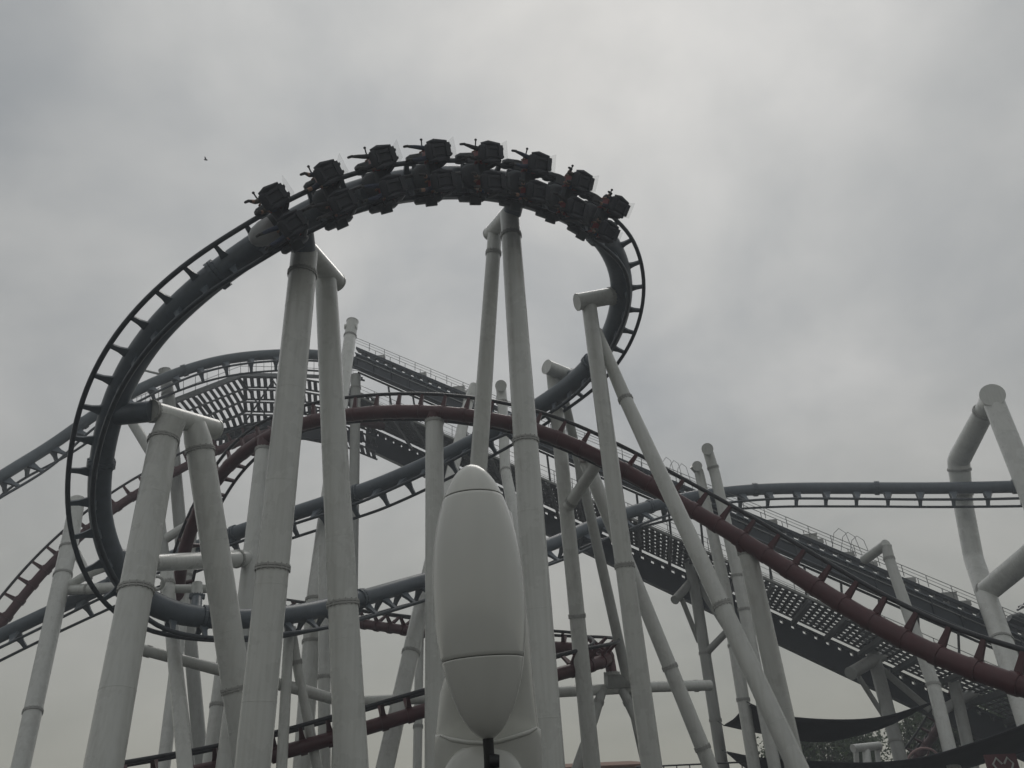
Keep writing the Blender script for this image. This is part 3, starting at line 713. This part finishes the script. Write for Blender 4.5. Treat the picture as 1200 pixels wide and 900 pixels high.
# ------------------------------------------------------------------ train on the loop
def loft_x(m, secs, seg=14):
    """sections (x, cy, cz, ry, rz, power) along x, superellipse outline"""
    rings = []
    for (x, cy, cz, ry, rz, pw) in secs:
        ring = []
        for k in range(seg):
            a = 2 * math.pi * k / seg; c, s_ = math.cos(a), math.sin(a)
            ring.append(Vector((x, cy + ry * math.copysign(abs(c) ** (2 / pw), c), cz + rz * math.copysign(abs(s_) ** (2 / pw), s_))))
        rings.append(ring)
    m.ring_tube(rings)
SEAT_Y = (-0.49, 0.49); SEAT_Z = -1.55
def seat_meshes():
    sh = MB()                                     # moulded shell: pan with ribs, back and side wings
    loft_x(sh, [(-0.44, 0, -0.07, 0.24, 0.05, 4), (-0.38, 0, -0.07, 0.29, 0.08, 4), (0.20, 0, -0.06, 0.28, 0.08, 4), (0.30, 0, -0.03, 0.25, 0.06, 4), (0.34, 0, 0.0, 0.20, 0.03, 4)])
    loft_x(sh, [(-0.50, 0, 0.36, 0.20, 0.36, 4), (-0.45, 0, 0.36, 0.28, 0.46, 4), (-0.30, 0, 0.36, 0.30, 0.50, 4), (-0.25, 0, 0.36, 0.27, 0.46, 4)])
    for sg in (-1, 1):
        sh.tube([(-0.42, sg * 0.27, -0.10), (0.02, sg * 0.31, -0.13), (0.24, sg * 0.29, -0.02)], [0.06, 0.085, 0.05], 8)
        sh.tube([(-0.36, sg * 0.30, -0.02), (-0.30, sg * 0.34, 0.35), (-0.28, sg * 0.33, 0.72)], [0.07, 0.08, 0.05], 8)
        sh.box((-0.52, sg * 0.13, 0.30), 0.035, 0.035, 0.42)
        sh.box((-0.10, sg * 0.13, -0.16), 0.26, 0.025, 0.035)
    sh.box((-0.40, 0, -0.17), 0.08, 0.22, 0.06); sh.box((0.10, 0, -0.165), 0.04, 0.20, 0.025)
    hr = MB()                                     # restraint: two bars over the shoulders and a chest pad
    for sg in (-1, 1): hr.tube([(-0.26, sg * 0.16, 0.86), (-0.10, sg * 0.18, 0.92), (0.10, sg * 0.18, 0.80), (0.19, sg * 0.16, 0.50), (0.20, sg * 0.10, 0.22)], 0.055, 8)
    loft_x(hr, [(0.16, 0, 0.34, 0.17, 0.19, 3), (0.22, 0, 0.34, 0.19, 0.21, 3), (0.27, 0, 0.34, 0.15, 0.17, 3)])
    hd = MB(); hd.tube([(0.22, 0.12, 0.34), (0.30, 0.20, 0.30), (0.33, 0.34, 0.20), (0.33, 0.44, 0.16)], 0.025, 6); hd.lathe((0.33, 0.43, 0.16), (0, 1, 0), [(0, 0.02), (0.02, 0.045), (0.06, 0.045), (0.08, 0.015)], 8)
    gl = MB(); gl.box((-0.66, 0.10, 0.16), 0.012, 0.30, 0.34)
    pad = MB(); loft_x(pad, [(-0.19, 0, 0.36, 0.27, 0.46, 4), (-0.14, 0, 0.36, 0.24, 0.42, 4)])
    loft_x(pad, [(-0.15, 0, 0.005, 0.27, 0.03, 4), (0.18, 0, 0.0, 0.26, 0.03, 4)])
    return [('shell', sh.mesh('seat_shell', 'seat_shell')), ('pad', pad.mesh('seat_pad', 'seat_red')), ('restraint', hr.mesh('seat_restraint', 'seat_red')), ('grab_handle', hd.mesh('seat_handle', 'rubber')), ('clear_shield', gl.mesh('seat_clear_shield', 'clear_shield', smooth=False))]
SEATS = seat_meshes()
def wheel_mesh(r, w):
    m = MB(); m.lathe((0, -w / 2, 0), (0, 1, 0), [(0, 0.03), (0.0, r * 0.6), (0.02, r * 0.62), (0.02, r * 0.94), (0.035, r), (w - 0.035, r), (w - 0.02, r * 0.94), (w - 0.02, r * 0.62), (w, r * 0.6), (w, 0.03)], 16)
    return m.mesh('wheel', 'rubber')
WH = wheel_mesh(0.17, 0.11); WH2 = wheel_mesh(0.12, 0.08)
ch = MB(); ch.box((0, 0, -0.26), 0.42, 0.42, 0.09)
loft_x(ch, [(-0.42, 0, -0.40, 0.30, 0.10, 3), (-0.1, 0, -0.42, 0.42, 0.16, 3), (0.3, 0, -0.42, 0.40, 0.15, 3), (0.5, 0, -0.38, 0.24, 0.08, 3)])
CHASSIS = ch.mesh('chassis', 'chassis_grey')
bo = MB()
loft_x(bo, [(-0.50, 0, -0.02, 0.05, 0.10, 3), (-0.40, 0, 0, 0.10, 0.27, 3), (0, 0, -0.06, 0.12, 0.25, 3), (0.40, 0, 0, 0.10, 0.27, 3), (0.50, 0, -0.02, 0.05, 0.10, 3)]); bo.box((0, -0.1, -0.25), 0.2, 0.16, 0.06)
BOGIE = bo.mesh('bogie', 'chassis_grey')
ha = MB(); ha.ring_tube([[Vector((x * k, y * k2, z)) for x, y in ((-1, -1), (1, -1), (1, 1), (-1, 1))] for k, k2, z in ((0.16, 0.2, -0.4), (0.11, 0.13, -0.7), (0.18, 0.75, -0.84), (0.16, 0.85, -0.93), (0.10, 0.80, -1.0))])
ha.box((-0.30, -0.52, -1.05), 0.06, 0.08, 0.30); ha.box((-0.30, 0.52, -1.05), 0.06, 0.08, 0.30); ha.box((-0.18, 0, -0.95), 0.16, 0.6, 0.03)
HANGER = ha.mesh('hanger', 'chassis_grey', smooth=False)
cp = MB(); cp.tube([(-0.45, 0, -0.3), (-1.45, 0, -0.3)], 0.06, 8); COUPLER = cp.mesh('coupler', 'dark_rail')
nc = MB(); loft_x(nc, [(0.30, 0, -0.30, 0.40, 0.36, 2.6), (0.62, 0, -0.30, 0.40, 0.38, 2.4), (0.90, 0, -0.30, 0.34, 0.33, 2.2), (1.08, 0, -0.30, 0.22, 0.21, 2), (1.15, 0, -0.30, 0.08, 0.08, 2)])
NOSE = nc.mesh('nose_cowl', 'cowl_grey')

# seated riders: one continuous skin-grown figure per pose
def person_mesh(kind, legs):
    J, E, Rr = [], [], []
    def j(p, r, par=None):
        J.append(p); Rr.append(r if hasattr(r, '__len__') else (r, r))
        if par is not None: E.append((par, len(J) - 1))
        return len(J) - 1
    pel = j((0, 0, 0.10), (0.15, 0.12)); sp = j((-0.02, 0, 0.30), (0.145, 0.11), pel); chs = j((-0.03, 0, 0.52), (0.17, 0.12), sp)
    nk = j((-0.01, 0, 0.66), 0.058, chs); hd = j((0.02, 0, 0.75), 0.085, nk); hd2 = j((0.03, 0, 0.85), 0.095, hd); j((0.02, 0, 0.92), 0.055, hd2)
    j((0.125, 0, 0.80), 0.02, hd2)
    for sg in (-1, 1):
        sh = j((-0.02, sg * 0.19, 0.55), 0.072, chs); el = j((0.10, sg * 0.25, 0.34), 0.050, sh); wr = j((0.27, sg * 0.16, 0.36), 0.036, el); ha_ = j((0.34, sg * 0.13, 0.40), (0.042, 0.024), wr)
        for k in range(3): j((0.40, sg * (0.10 + k * 0.022), 0.43 - k * 0.012), 0.011, ha_)
        j((0.345, sg * 0.09, 0.44), 0.012, ha_)
        hp = j((0.04, sg * 0.10, 0.06), 0.098, pel)
        kx, kz, ax_, az, tx, tz = legs[0 if sg < 0 else 1]
        kn = j((kx, sg * 0.19, kz), 0.078, hp); cf = j(((kx * .6 + ax_ * .4), sg * 0.20, kz * .6 + az * .4 - 0.01), 0.068, kn); an = j((ax_, sg * 0.21, az), 0.048, cf); hl = j((ax_ + 0.015, sg * 0.21, az - 0.05), 0.05, an); j((tx, sg * 0.235, tz), 0.042, hl)
    me = bpy.data.meshes.new('tmp'); me.from_pydata(J, E, []); ob = bpy.data.objects.new('tmp', me); COL.objects.link(ob)
    md = ob.modifiers.new('s', 'SKIN')
    for i, r in enumerate(Rr): me.skin_vertices[0].data[i].radius = r
    me.skin_vertices[0].data[0].use_root = True
    md.branch_smoothing = 0.6
    ob.modifiers.new('d', 'SUBSURF').levels = 2
    dg = bpy.context.evaluated_depsgraph_get(); ev = bpy.data.meshes.new_from_object(ob.evaluated_get(dg))
    bpy.data.objects.remove(ob)
    ev.materials.clear()
    for nm in ('shirt%d' % kind, 'trousers%d' % kind, 'skin', 'shoe'): ev.materials.append(MATS[nm])
    short = kind in (2, 3)
    ank = [(legs[0][2], legs[0][3]), (legs[1][2], legs[1][3])]
    for f in ev.polygons:
        f.use_smooth = True; c = f.center; mi = 0
        an = ank[0 if c.y < 0 else 1]; kn = legs[0 if c.y < 0 else 1]
        if c.z > 0.64: mi = 2
        elif c.x > 0.17 and c.z > 0.28 and kn[1] < 0.26: mi = 2
        elif c.z < 0.16 or c.x > 0.25:
            mi = 1
            dk = math.hypot(c.x - kn[0], c.z - kn[1]); da = math.hypot(c.x - an[0], c.z - an[1])
            if da < 0.09: mi = 3
            elif math.hypot(c.x - kn[4], c.z - kn[5]) < 0.16: mi = 3
            elif short and da < dk + 0.1 and c.x > 0.35: mi = 2
        f.material_index = mi
    return ev
LEGS = [[(0.50, 0.06, 0.93, -0.06, 1.04, 0.06), (0.50, 0.04, 0.92, -0.12, 1.05, -0.02)],
        [(0.49, 0.06, 0.80, -0.26, 0.98, -0.24), (0.50, 0.08, 0.88, -0.14, 1.03, -0.04)],
        [(0.44, 0.14, 0.56, -0.26, 0.74, -0.28), (0.45, 0.12, 0.62, -0.24, 0.79, -0.26)],
        [(0.46, 0.16, 0.80, 0.02, 0.92, 0.14), (0.44, 0.08, 0.60, -0.24, 0.78, -0.22)]]
PEOPLE = [person_mesh(i, LEGS[i]) for i in range(4)]
hm = MB(); hm.lathe((-0.005, 0, 0.80), (-0.12, 0, 1), [(-0.03, 0.107), (0.06, 0.113), (0.12, 0.09), (0.155, 0.05), (0.165, 0.005)], 14); HAIR = hm.mesh('hair', 'hair')
ORD = ['first', 'second', 'third', 'fourth', 'fifth', 'sixth', 'seventh', 'last']
def car_frame(path, l, flip=True):
    p, t_, n, b, r = path.frame(l)
    X = t_ if flip else -t_
    Z = -n; Y = Z.cross(X)
    mx = Matrix((X, Y, Z)).transposed().to_4x4(); mx.translation = p + n * RISE
    return mx
def make_car(label, lead):
    c = thing('train_car', label, 'coaster car', group='cars of the train on the loop')
    link('chassis', CHASSIS, c); link('hanger', HANGER, c)
    for sg in (-1, 1):
        b = link('bogie', BOGIE, c, Matrix.Translation((0, sg * (GAUGE / 2 + 0.14), 0)))
        for x in (-0.26, 0.26):
            link('wheel', WH, b, Matrix.Translation((x, -sg * 0.13, 0.245))); link('wheel', WH2, b, Matrix.Translation((x, -sg * 0.13, -0.2)))
    for y in SEAT_Y:
        s0 = link('seat', SEATS[0][1], c, Matrix.Translation((0, y, SEAT_Z)) @ (Matrix.Scale(-1, 4, (0, 1, 0)) if y < 0 else Matrix.Identity(4)))
        for nm, me in SEATS[1:]: link(nm, me, s0)
    if lead: link('nose_cowl', NOSE, c)
    return c
l_first = BLUE.near(330, 271); l_last = BLUE.near(676, 252)
random.seed(4)
for k in range(8):
    l = l_first + (l_last - l_first) * k / 7
    fx = -1
    mx = car_frame(BLUE, l, flip=False)
    c = make_car(('%s train car from the left end, dark two-seater upside down on the loop' % ORD[k] if k < 7 else 'rearmost train car at the right end of the train, upside down on the loop') if k else 'lead train car with a round pale grey nose, leftmost on the loop', k == 0)
    c['group'] = 'cars of the train on the loop'
    c.matrix_world = mx
    if k < 7:
        link('coupler', COUPLER, c)
    for q, y in enumerate(SEAT_Y):
        kind = [0, 1, 0, 3, 2, 3, 1, 2][k] if q == 0 else [2, 3, 1, 0, 1, 0, 2, 3][k]
        pz = bpy.data.objects.new('person', PEOPLE[kind]); COL.objects.link(pz)
        pm = mx @ Matrix.Translation((0, y, SEAT_Z))
        pz.matrix_world = pm
        wh = (pm.translation); 
        v0 = proj(mx @ Vector((0, y, SEAT_Z)))[1]; v1 = proj(mx @ Vector((0, -y, SEAT_Z)))[1]
        tag(pz, 'rider upside down in the %s seat of the %s' % ('upper' if v0 < v1 else 'lower', 'lead car at the left end' if k == 0 else 'rearmost car at the right end' if k == 7 else ORD[k] + ' car from the left end'), 'person', 'riders on the train')
        link('hair', HAIR, pz)

# grey seats of a second train coming up the lift at the right edge
for k in range(2):
    s = min(np.linspace(S0, 8, 300), key=lambda q: abs(proj(LP(q, 2.6, 0.6))[0] - (1184 if k == 0 else 1240)))
    t = thing('lift_car', ['grey coaster car with two seats on the lift at the right edge', 'grey coaster car just entering the picture at the right edge on the lift'][k], 'coaster car', LP(s, 0.35, 0.35))
    X = ldir; Y = UPW.cross(X).normalized(); Z = X.cross(Y)
    T3 = Matrix((X, Y, Z)).transposed()
    def tm(mb): 
        mb.v = [T3 @ v for v in mb.v]; return mb
    m = MB(); loft_x(m, [(-0.95, 0, 0.2, 0.6, 0.25, 3), (-0.8, 0, 0.25, 0.8, 0.4, 3), (0.7, 0, 0.25, 0.8, 0.4, 3), (1.0, 0, 0.15, 0.5, 0.22, 3)]); tm(m).build('body', 'chassis_grey', t, org=Vector((0, 0, 0)))
    for y in (-0.42, 0.42):
        m = MB(); loft_x(m, [(-0.5, y, 0.95, 0.28, 0.5, 3), (-0.35, y, 0.95, 0.36, 0.6, 3), (-0.2, y, 0.95, 0.30, 0.52, 3)]); m.tube([(-0.3, y, 1.5), (0.2, y, 1.55), (0.5, y, 1.2)], 0.12, 8); tm(m).build('seat', 'chassis_grey', t, org=Vector((0, 0, 0)))
        m = MB(); m.tube([(-0.1, y - 0.2, 1.62), (0.35, y - 0.2, 1.5), (0.5, y - 0.2, 1.1), (0.5, y + 0.2, 1.1), (0.35, y + 0.2, 1.5), (-0.1, y + 0.2, 1.62)], 0.07, 8); tm(m).build('restraint', 'cowl_grey', t, org=Vector((0, 0, 0)))

# ------------------------------------------------------------------ white pod in the foreground
PT, PBm = at(552, 545, 4.72), at(572, 867, 4.10)
ax = (PT - PBm); PL = ax.length; ax.normalize()
pod = thing('lamp_pod', 'glossy white bullet-shaped pod on a fin post in the foreground', 'light fixture', Vector((at(575, 900, 4.5).x, at(575, 900, 4.5).y, 0)))
RM = 0.252
def prof(u):                                      # u 0 bottom .. 1 top
    if u < 0.50: q = (0.50 - u) / 0.50; return RM * (1 - q ** 2.0) ** 0.54
    q = (u - 0.50) / 0.50; return RM * (1 - q ** 2.1) ** 0.53
def pod_seg(u0, u1, shrink=1.0):
    us = np.linspace(u0, u1, 40); k = 0.006 / PL
    pr = []
    for i, u in enumerate(us):
        r = max(0.002, prof(min(max(u, 0.0008), 0.9992)) * shrink)
        pr.append((u * PL, r))
    if u0 > 0: pr[0] = (pr[0][0] + 0.002, pr[0][1] - 0.004); pr.insert(1, (u0 * PL + 0.006, prof(u0 + 0.004)))
    if u1 < 1: pr[-1] = (pr[-1][0] - 0.002, pr[-1][1] - 0.004); pr.insert(-1, (u1 * PL - 0.006, prof(u1 - 0.004)))
    m = MB(); m.lathe(PBm, ax, pr, 72); return m
o = pod_seg(0, 0.262).build('tail_cone', 'pod_shell', pod, ang=60)
o = pod_seg(0.262, 0.862).build('body', 'pod_shell', pod, ang=60)
o = pod_seg(0.862, 1.0).build('nose_cone', 'pod_shell', pod, ang=60)
m = MB(); m.lathe(PBm, ax, [(0.262 * PL - 0.01, prof(0.262) - 0.008), (0.262 * PL + 0.01, prof(0.262) - 0.008)], 64); m.build('seam', 'rubber', pod)
m = MB(); m.lathe(PBm, ax, [(0.862 * PL - 0.01, prof(0.862) - 0.008), (0.862 * PL + 0.01, prof(0.862) - 0.008)], 64); m.build('seam', 'rubber', pod)
# fin post behind the pod: a smooth shell that widens towards its foot
def fin_ring(pyv, xl, xr, zc, dep, bulge=1.0):
    a, b = at(xl, pyv, zc), at(xr, pyv, zc); c = (a + b) / 2; X = (b - a); w = X.length / 2; X.normalize()
    Yd = UPW.cross(X).normalized()
    return [c + X * (w * math.copysign(abs(math.cos(q)) ** 0.8, math.cos(q))) + Yd * (dep * math.copysign(abs(math.sin(q)) ** 0.8, math.sin(q))) for q in [2 * math.pi * k / 32 for k in range(32)]]
m = MB(); rr = []
for (py, xl, xr, zc, dep) in ((590, 575, 590, 5.0, 0.03), (602, 566, 600, 4.98, 0.06), (640, 556, 607, 4.92, 0.11), (690, 548, 614, 4.84, 0.15), (740, 537, 620, 4.76, 0.17), (780, 525, 624, 4.72, 0.18), (815, 515, 627, 4.69, 0.19), (860, 511, 632, 4.66, 0.2), (930, 512, 637, 4.62, 0.21)):
    rr.append(fin_ring(py, xl, xr, zc, dep))
low = [Vector((v.x, v.y, 0.0)) for v in rr[-1]]; rr.append(low)
m.ring_tube(rr); m.build('fin_post', 'pod_shell', pod, ang=70)
# saddle bracket with two horns and a round hub
m = MB(); rings = []
top = [(510, 863), (516, 862), (530, 867), (548, 870), (565, 871), (585, 869), (605, 863), (620, 858), (629, 853), (634, 857)]
bot = [(508, 960), (520, 960), (535, 960), (550, 960), (565, 960), (585, 960), (603, 960), (617, 960), (627, 960), (637, 960)]
for i, ((x, y), (x2, y2)) in enumerate(zip(top, bot)):
    f = i / 9; bul = 0.10 * math.sin(math.pi * f)
    a = at(x, y, 4.40 - bul); b = at(x2, y2, 4.36 - bul); a2 = at(x, y - 2, 4.56); b2 = at(x2, y2, 4.56)
    rings.append([a2, a + (a2 - a) * 0.2 + UPW * 0.004, a, a.lerp(b, 0.06) - FWD * 0.012, a.lerp(b, 0.5) - FWD * 0.02, b, b2])
m.ring_tube(rings); m.build('saddle_bracket', 'pod_shell', pod, ang=60)
m = MB(); m.tube([r_[2] for r_ in rings[1:-1]], [0.006] + [0.012] * 6 + [0.006], 10); m.build('saddle_lip', 'pod_shell', pod)
m = MB(); hc = at(566, 925, 4.22); m.lathe(hc + Vector((0, 0.10, 0)), Vector((0, -1, 0.10)), [(0, 0.20), (0.06, 0.222), (0.10, 0.226), (0.13, 0.215), (0.145, 0.19), (0.15, 0.15), (0.15, 0.005)], 48); m.build('hub', 'pod_shell', pod, ang=50)
m = MB(); m.tube([PBm + ax * 0.02, PBm - ax * 0.07, at(574, 925, 4.02), at(575, 960, 4.02)], [0.028, 0.027, 0.025, 0.025], 16); m.build('rod', 'rubber', pod)
m = MB(); m.lathe(at(576, 892, 4.04) - RGT * 0.01, RGT, [(0, 0.03), (0.02, 0.035), (0.05, 0.03), (0.05, 0.005)], 14); m.build('knuckle', 'rubber', pod)

# ------------------------------------------------------------------ shade sails
def sail(label, up, lo, sag):
    t_ = thing('shade_sail', label, 'shade sail', at(*up[len(up) // 2]))
    U_ = catmull([list(at(*p)) for p in up], 8); L_ = catmull([list(at(*p)) for p in lo], 8)
    n = 41
    rs = lambda S: np.stack([np.interp(np.linspace(0, 1, n), np.linspace(0, 1, len(S)), S[:, i]) for i in range(3)], 1)
    U_, L_ = rs(U_), rs(L_); nj = 9; vs = []; fs = []
    for i in range(n):
        for j_ in range(nj):
            f = j_ / (nj - 1); p = Vector(U_[i] * (1 - f) + L_[i] * f) - UPW * (sag * math.sin(math.pi * f) * math.sin(math.pi * i / (n - 1))) + UPW * (0.07 * math.sin(7 * f + i * 0.55) * math.sin(math.pi * f))
            vs.append(p)
    for i in range(n - 1):
        for j_ in range(nj - 1): fs.append((i * nj + j_, i * nj + j_ + 1, (i + 1) * nj + j_ + 1, (i + 1) * nj + j_))
    m = MB(); m.add(vs, fs); o = m.build('fabric', 'sail', t_, ang=80)
    so_ = o.modifiers.new('thick', 'SOLIDIFY'); so_.thickness = 0.02
    m = MB(); m.tube([Vector(p) for p in U_], 0.035, 6); m.build('hem', 'sail', t_); m = MB(); m.tube([Vector(p) for p in L_], 0.035, 6); m.build('hem', 'sail', t_)
    return t_, U_, L_
t_, U_, L_ = sail('dark shade sail stretched above the trees, upper of the two at lower right', [(880, 825, 46), (905, 836, 45.5), (960, 843, 44.5), (1030, 841, 43.5), (1090, 824, 43)], [(848, 850, 53), (890, 859, 53), (950, 869, 52), (1010, 860, 48), (1088, 826, 43.4)], 0.35)
m = MB(); m.tube([Vector(L_[0]), at(841, 845, 53.5)], 0.03, 6); m.tube([Vector(U_[-1]), at(1100, 819, 42.7)], 0.03, 6); m.tube([Vector(U_[0]), at(871, 820, 46.8)], 0.03, 6); m.build('cable', 'dark_rail', t_)
t_, U_, L_ = sail('dark shade sail along the bottom right edge, lower of the two', [(852, 881, 52), (890, 888, 48), (950, 892, 45), (1020, 894, 42), (1080, 888, 39.5), (1140, 871, 37), (1210, 845, 34), (1290, 805, 31)], [(853, 883, 52.3), (878, 902, 54), (950, 935, 53), (1030, 932, 50), (1090, 912, 46), (1140, 898, 43), (1210, 876, 39), (1290, 840, 34)], 0.4)
m = MB(); m.tube([Vector(L_[0]), at(846, 879, 53)], 0.03, 6); m.build('cable', 'dark_rail', t_)

# ------------------------------------------------------------------ trees
def tree(label, px, py_top, zc, wid, seed, hfrac=0.6, n=2600):
    rng = random.Random(seed)
    top = at(px, py_top, zc); H = top.z; base = Vector((top.x, top.y, 0))
    t_ = thing('tree', label, 'tree', base, 'trees behind the shade sails')
    m = MB(); pts = [base + Vector((rng.uniform(-.2, .2) * f * 3, rng.uniform(-.2, .2) * f * 3, H * 0.8 * f)) for f in (0, 0.25, 0.5, 0.75, 1)]
    m.tube(pts, [0.26, 0.2, 0.16, 0.1, 0.04], 10)
    cl_ = []
    for k in range(26):
        a = rng.uniform(0, 6.28); e_ = rng.uniform(-0.5, 1.0); rr_ = rng.uniform(0.45, 1.0)
        c = base + Vector((math.cos(a) * wid * rr_ * (1 - 0.45 * abs(e_)), math.sin(a) * wid * rr_ * (1 - 0.45 * abs(e_)), H * (1 - hfrac / 2) + e_ * H * hfrac * 0.45))
        cl_.append((c, rng.uniform(0.28, 0.5) * wid))
        if k % 2 == 0:
            f = rng.uniform(0.35, 0.8); p0 = base + Vector((0, 0, H * 0.8 * f)); m.tube([p0, p0.lerp(c, 0.5) + Vector((0, 0, 0.2)), c], [0.09, 0.05, 0.02], 6)
    m.build('trunk', 'bark', t_)
    m = MB()
    for k in range(n):
        c, r = cl_[rng.randrange(len(cl_))]
        d = Vector((rng.gauss(0, 1), rng.gauss(0, 1), rng.gauss(0, 0.8))).normalized() * (r * rng.uniform(0.3, 1.0) ** 0.6)
        p = c + d; s_ = rng.uniform(0.10, 0.22)
        if p.z > H * 1.02: continue
        X = Vector((rng.uniform(-1, 1), rng.uniform(-1, 1), rng.uniform(-1, 1))).normalized(); Y = X.orthogonal().normalized()
        m.add([p - X * s_, p + Y * s_ * 0.5 , p + X * s_, p - Y * s_ * 0.5], [(0, 1, 2, 3)])
    m.build('crown', 'leaf', t_, smooth=False)
tree('dark broad tree behind the upper shade sail, left of the lift support', 958, 850, 72, 5.2, 1, n=10000)
tree('small tree left of the red column at the bottom edge', 907, 866, 70, 1.2, 2, n=1500)
tree('dark tree just right of the grey braced lift support', 1082, 834, 66, 2.8, 3, n=5500)
tree('dense dark tree under the lift at the right edge', 1148, 812, 64, 4.2, 4, n=9000)
tree('dark tree at the far right edge under the lift', 1200, 806, 60, 4.0, 5, n=9000)
tree('low rounded tree under the white T-headed support', 1005, 866, 75, 2.2, 6, n=3500)

# ------------------------------------------------------------------ low things at the bottom edge
def low_building():
    c = at(695, 893, 62); b = thing('low_building', 'low building with a brown roof at the bottom edge', 'building', Vector((c.x, c.y, 0)))
    z = c.z; W_ = 9.0; D_ = 6.0; o_ = Vector((c.x - 4.6, c.y, 0))
    m = MB(); m.box(o_ + Vector((W_ / 2, D_ / 2, (z - 0.45) / 2)), W_ / 2, D_ / 2, (z - 0.45) / 2); m.build('wall', 'wall_tan', b, smooth=False)
    rf = MB(); e_ = 0.5
    vs = [o_ + Vector(p) for p in ((-e_, -e_, z - 0.47), (W_ + e_, -e_, z - 0.47), (W_ + e_, D_ + e_, z - 0.47), (-e_, D_ + e_, z - 0.47), (-e_, -e_, z - 0.3), (W_ + e_, -e_, z - 0.3), (W_ + e_, D_ + e_, z - 0.3), (-e_, D_ + e_, z - 0.3), (1, D_ / 2, z + 0.1), (W_ - 1.2, D_ / 2, z + 0.1))]
    rf.add(vs, [(0, 3, 2, 1), (0, 1, 5, 4), (1, 2, 6, 5), (2, 3, 7, 6), (3, 0, 4, 7), (4, 5, 9, 8), (5, 6, 9), (6, 7, 8, 9), (7, 4, 8)]); rf.build('roof', 'roof_brown', b, smooth=False)
    for i in range(4):
        w = MB(); w.box(o_ + Vector((1.2 + i * 2.2, -0.02, 1.9)), 0.6, 0.05, 0.6); wo = w.build('window', 'old_paint', b, smooth=False)
        w = MB(); w.box(o_ + Vector((1.2 + i * 2.2, -0.06, 1.9)), 0.5, 0.03, 0.5); po = w.build('pane', 'glass', wo, org=b.location.copy(), smooth=False)
low_building()
c = at(808, 896, 48); fz = c.z
f = thing('railing', 'low dark railing at the bottom edge right of the loop column', 'railing', Vector((c.x, c.y, 0)))
pl = MB(); pl.box((c.x, c.y, (fz - 1.1) / 2), 3.2, 0.4, (fz - 1.1) / 2); pl.build('plinth', 'wall_tan', f, smooth=False)
m = MB(); m.tube([c + Vector((-3.2, 0, 0)), c + Vector((3.2, 0, 0))], 0.05, 8); m.tube([c + Vector((-3.2, 0, -0.95)), c + Vector((3.2, 0, -0.95))], 0.035, 8); m.build('hand_rail', 'dark_rail', f)
for k in range(9):
    m = MB(); x = -3.1 + k * 0.775; m.tube([c + Vector((x, 0, -1.12)), c + Vector((x, 0, 0))], 0.035, 8); m.build('post', 'dark_rail', f)
h = thing('ride_hoop', 'pale pink hoop with spokes among the trees under the sails', 'hoop', at(1083, 905, 58))
m = MB(); c = at(1083, 897, 58)
m.tube([c + (RGT * math.cos(a) * 1.25 + UPV * math.sin(a) * 1.25) for a in np.linspace(0, 2 * math.pi, 33)], 0.09, 8, False); m.build('rim', 'pink_paint', h)
for k in range(6):
    m = MB(); a = k * math.pi / 3 + 0.2; m.tube([c, c + (RGT * math.cos(a) + UPV * math.sin(a)) * 1.2], 0.05, 6); m.build('spoke', 'red_panel', h)
m = MB(); m.tube([Vector((c.x, c.y + 0.3, 0)), c + Vector((0, 0.3, 0))], 0.14, 10); m.build('post', 'old_paint', h)
sp_ = thing('red_panel', 'small red panel with white curved strokes at the bottom right edge', 'panel', at(1176, 905, 36))
c = at(1176, 901, 36); fx_, fy_ = RGT, UPW
m = MB(); m.box(c, 0.7, 0.06, 0.6, (Vector((1, 0, 0)), Vector((0, 1, 0)), UPW)); m.build('board', 'red_panel', sp_, smooth=False)
m = MB()
for sg in (-1, 1): m.tube([c + Vector((sg * 0.12, -0.09, -0.5)), c + Vector((sg * 0.28, -0.09, -0.1)), c + Vector((sg * 0.45, -0.09, 0.2)), c + Vector((sg * 0.25, -0.09, 0.45)), c + Vector((sg * 0.05, -0.09, 0.2))], 0.045, 8)
m.build('strokes', 'white_paint', sp_)
m = MB(); m.tube([Vector((c.x, c.y + 0.16, 0)), c + Vector((0, 0.16, 0.3))], 0.09, 10); m.build('post', 'old_paint', sp_)

# one bird in the sky
c = at(241, 187, 70)
b = thing('bird', 'tiny dark bird alone in the grey sky at upper left', 'bird', c)
m = MB(); m.lathe(c - Vector((0.16, 0, 0)), (1, 0.3, 0.1), [(0, 0.01), (0.06, 0.05), (0.16, 0.065), (0.26, 0.045), (0.33, 0.01)], 10); m.build('body', 'feather', b)
for sg in (-1, 1):
    m = MB(); m.ring_tube([[c + Vector((0.07, sg * 0.03, 0.04)), c + Vector((-0.07, sg * 0.03, 0.04)), c + Vector((-0.07, sg * 0.03, 0.02)), c + Vector((0.07, sg * 0.03, 0.02))], [c + Vector((0.03, sg * 0.24, 0.12)), c + Vector((-0.04, sg * 0.24, 0.12)), c + Vector((-0.04, sg * 0.24, 0.11)), c + Vector((0.03, sg * 0.24, 0.11))]]); m.build('wing', 'feather', b, smooth=False)

# ------------------------------------------------------------------ thin scattering volume added to lift the darks like lens glare
hb = MB(); hb.box((0, 45, 21.5), 75, 70, 23); ho = hb.build('glare_haze', 'ground', smooth=False); ho['kind'] = 'stuff'
hm_ = bpy.data.materials.new('glare_haze'); hm_.use_nodes = True; hn = hm_.node_tree; hn.nodes.clear()
ho_ = hn.nodes.new('ShaderNodeOutputMaterial'); pv = hn.nodes.new('ShaderNodeVolumePrincipled')
pv.inputs['Density'].default_value = 0.0024; pv.inputs['Color'].default_value = (0.88, 0.93, 1.0, 1); pv.inputs['Anisotropy'].default_value = 0.2
hn.links.new(pv.outputs[0], ho_.inputs['Volume'])
ho.data.materials.clear(); ho.data.materials.append(hm_)
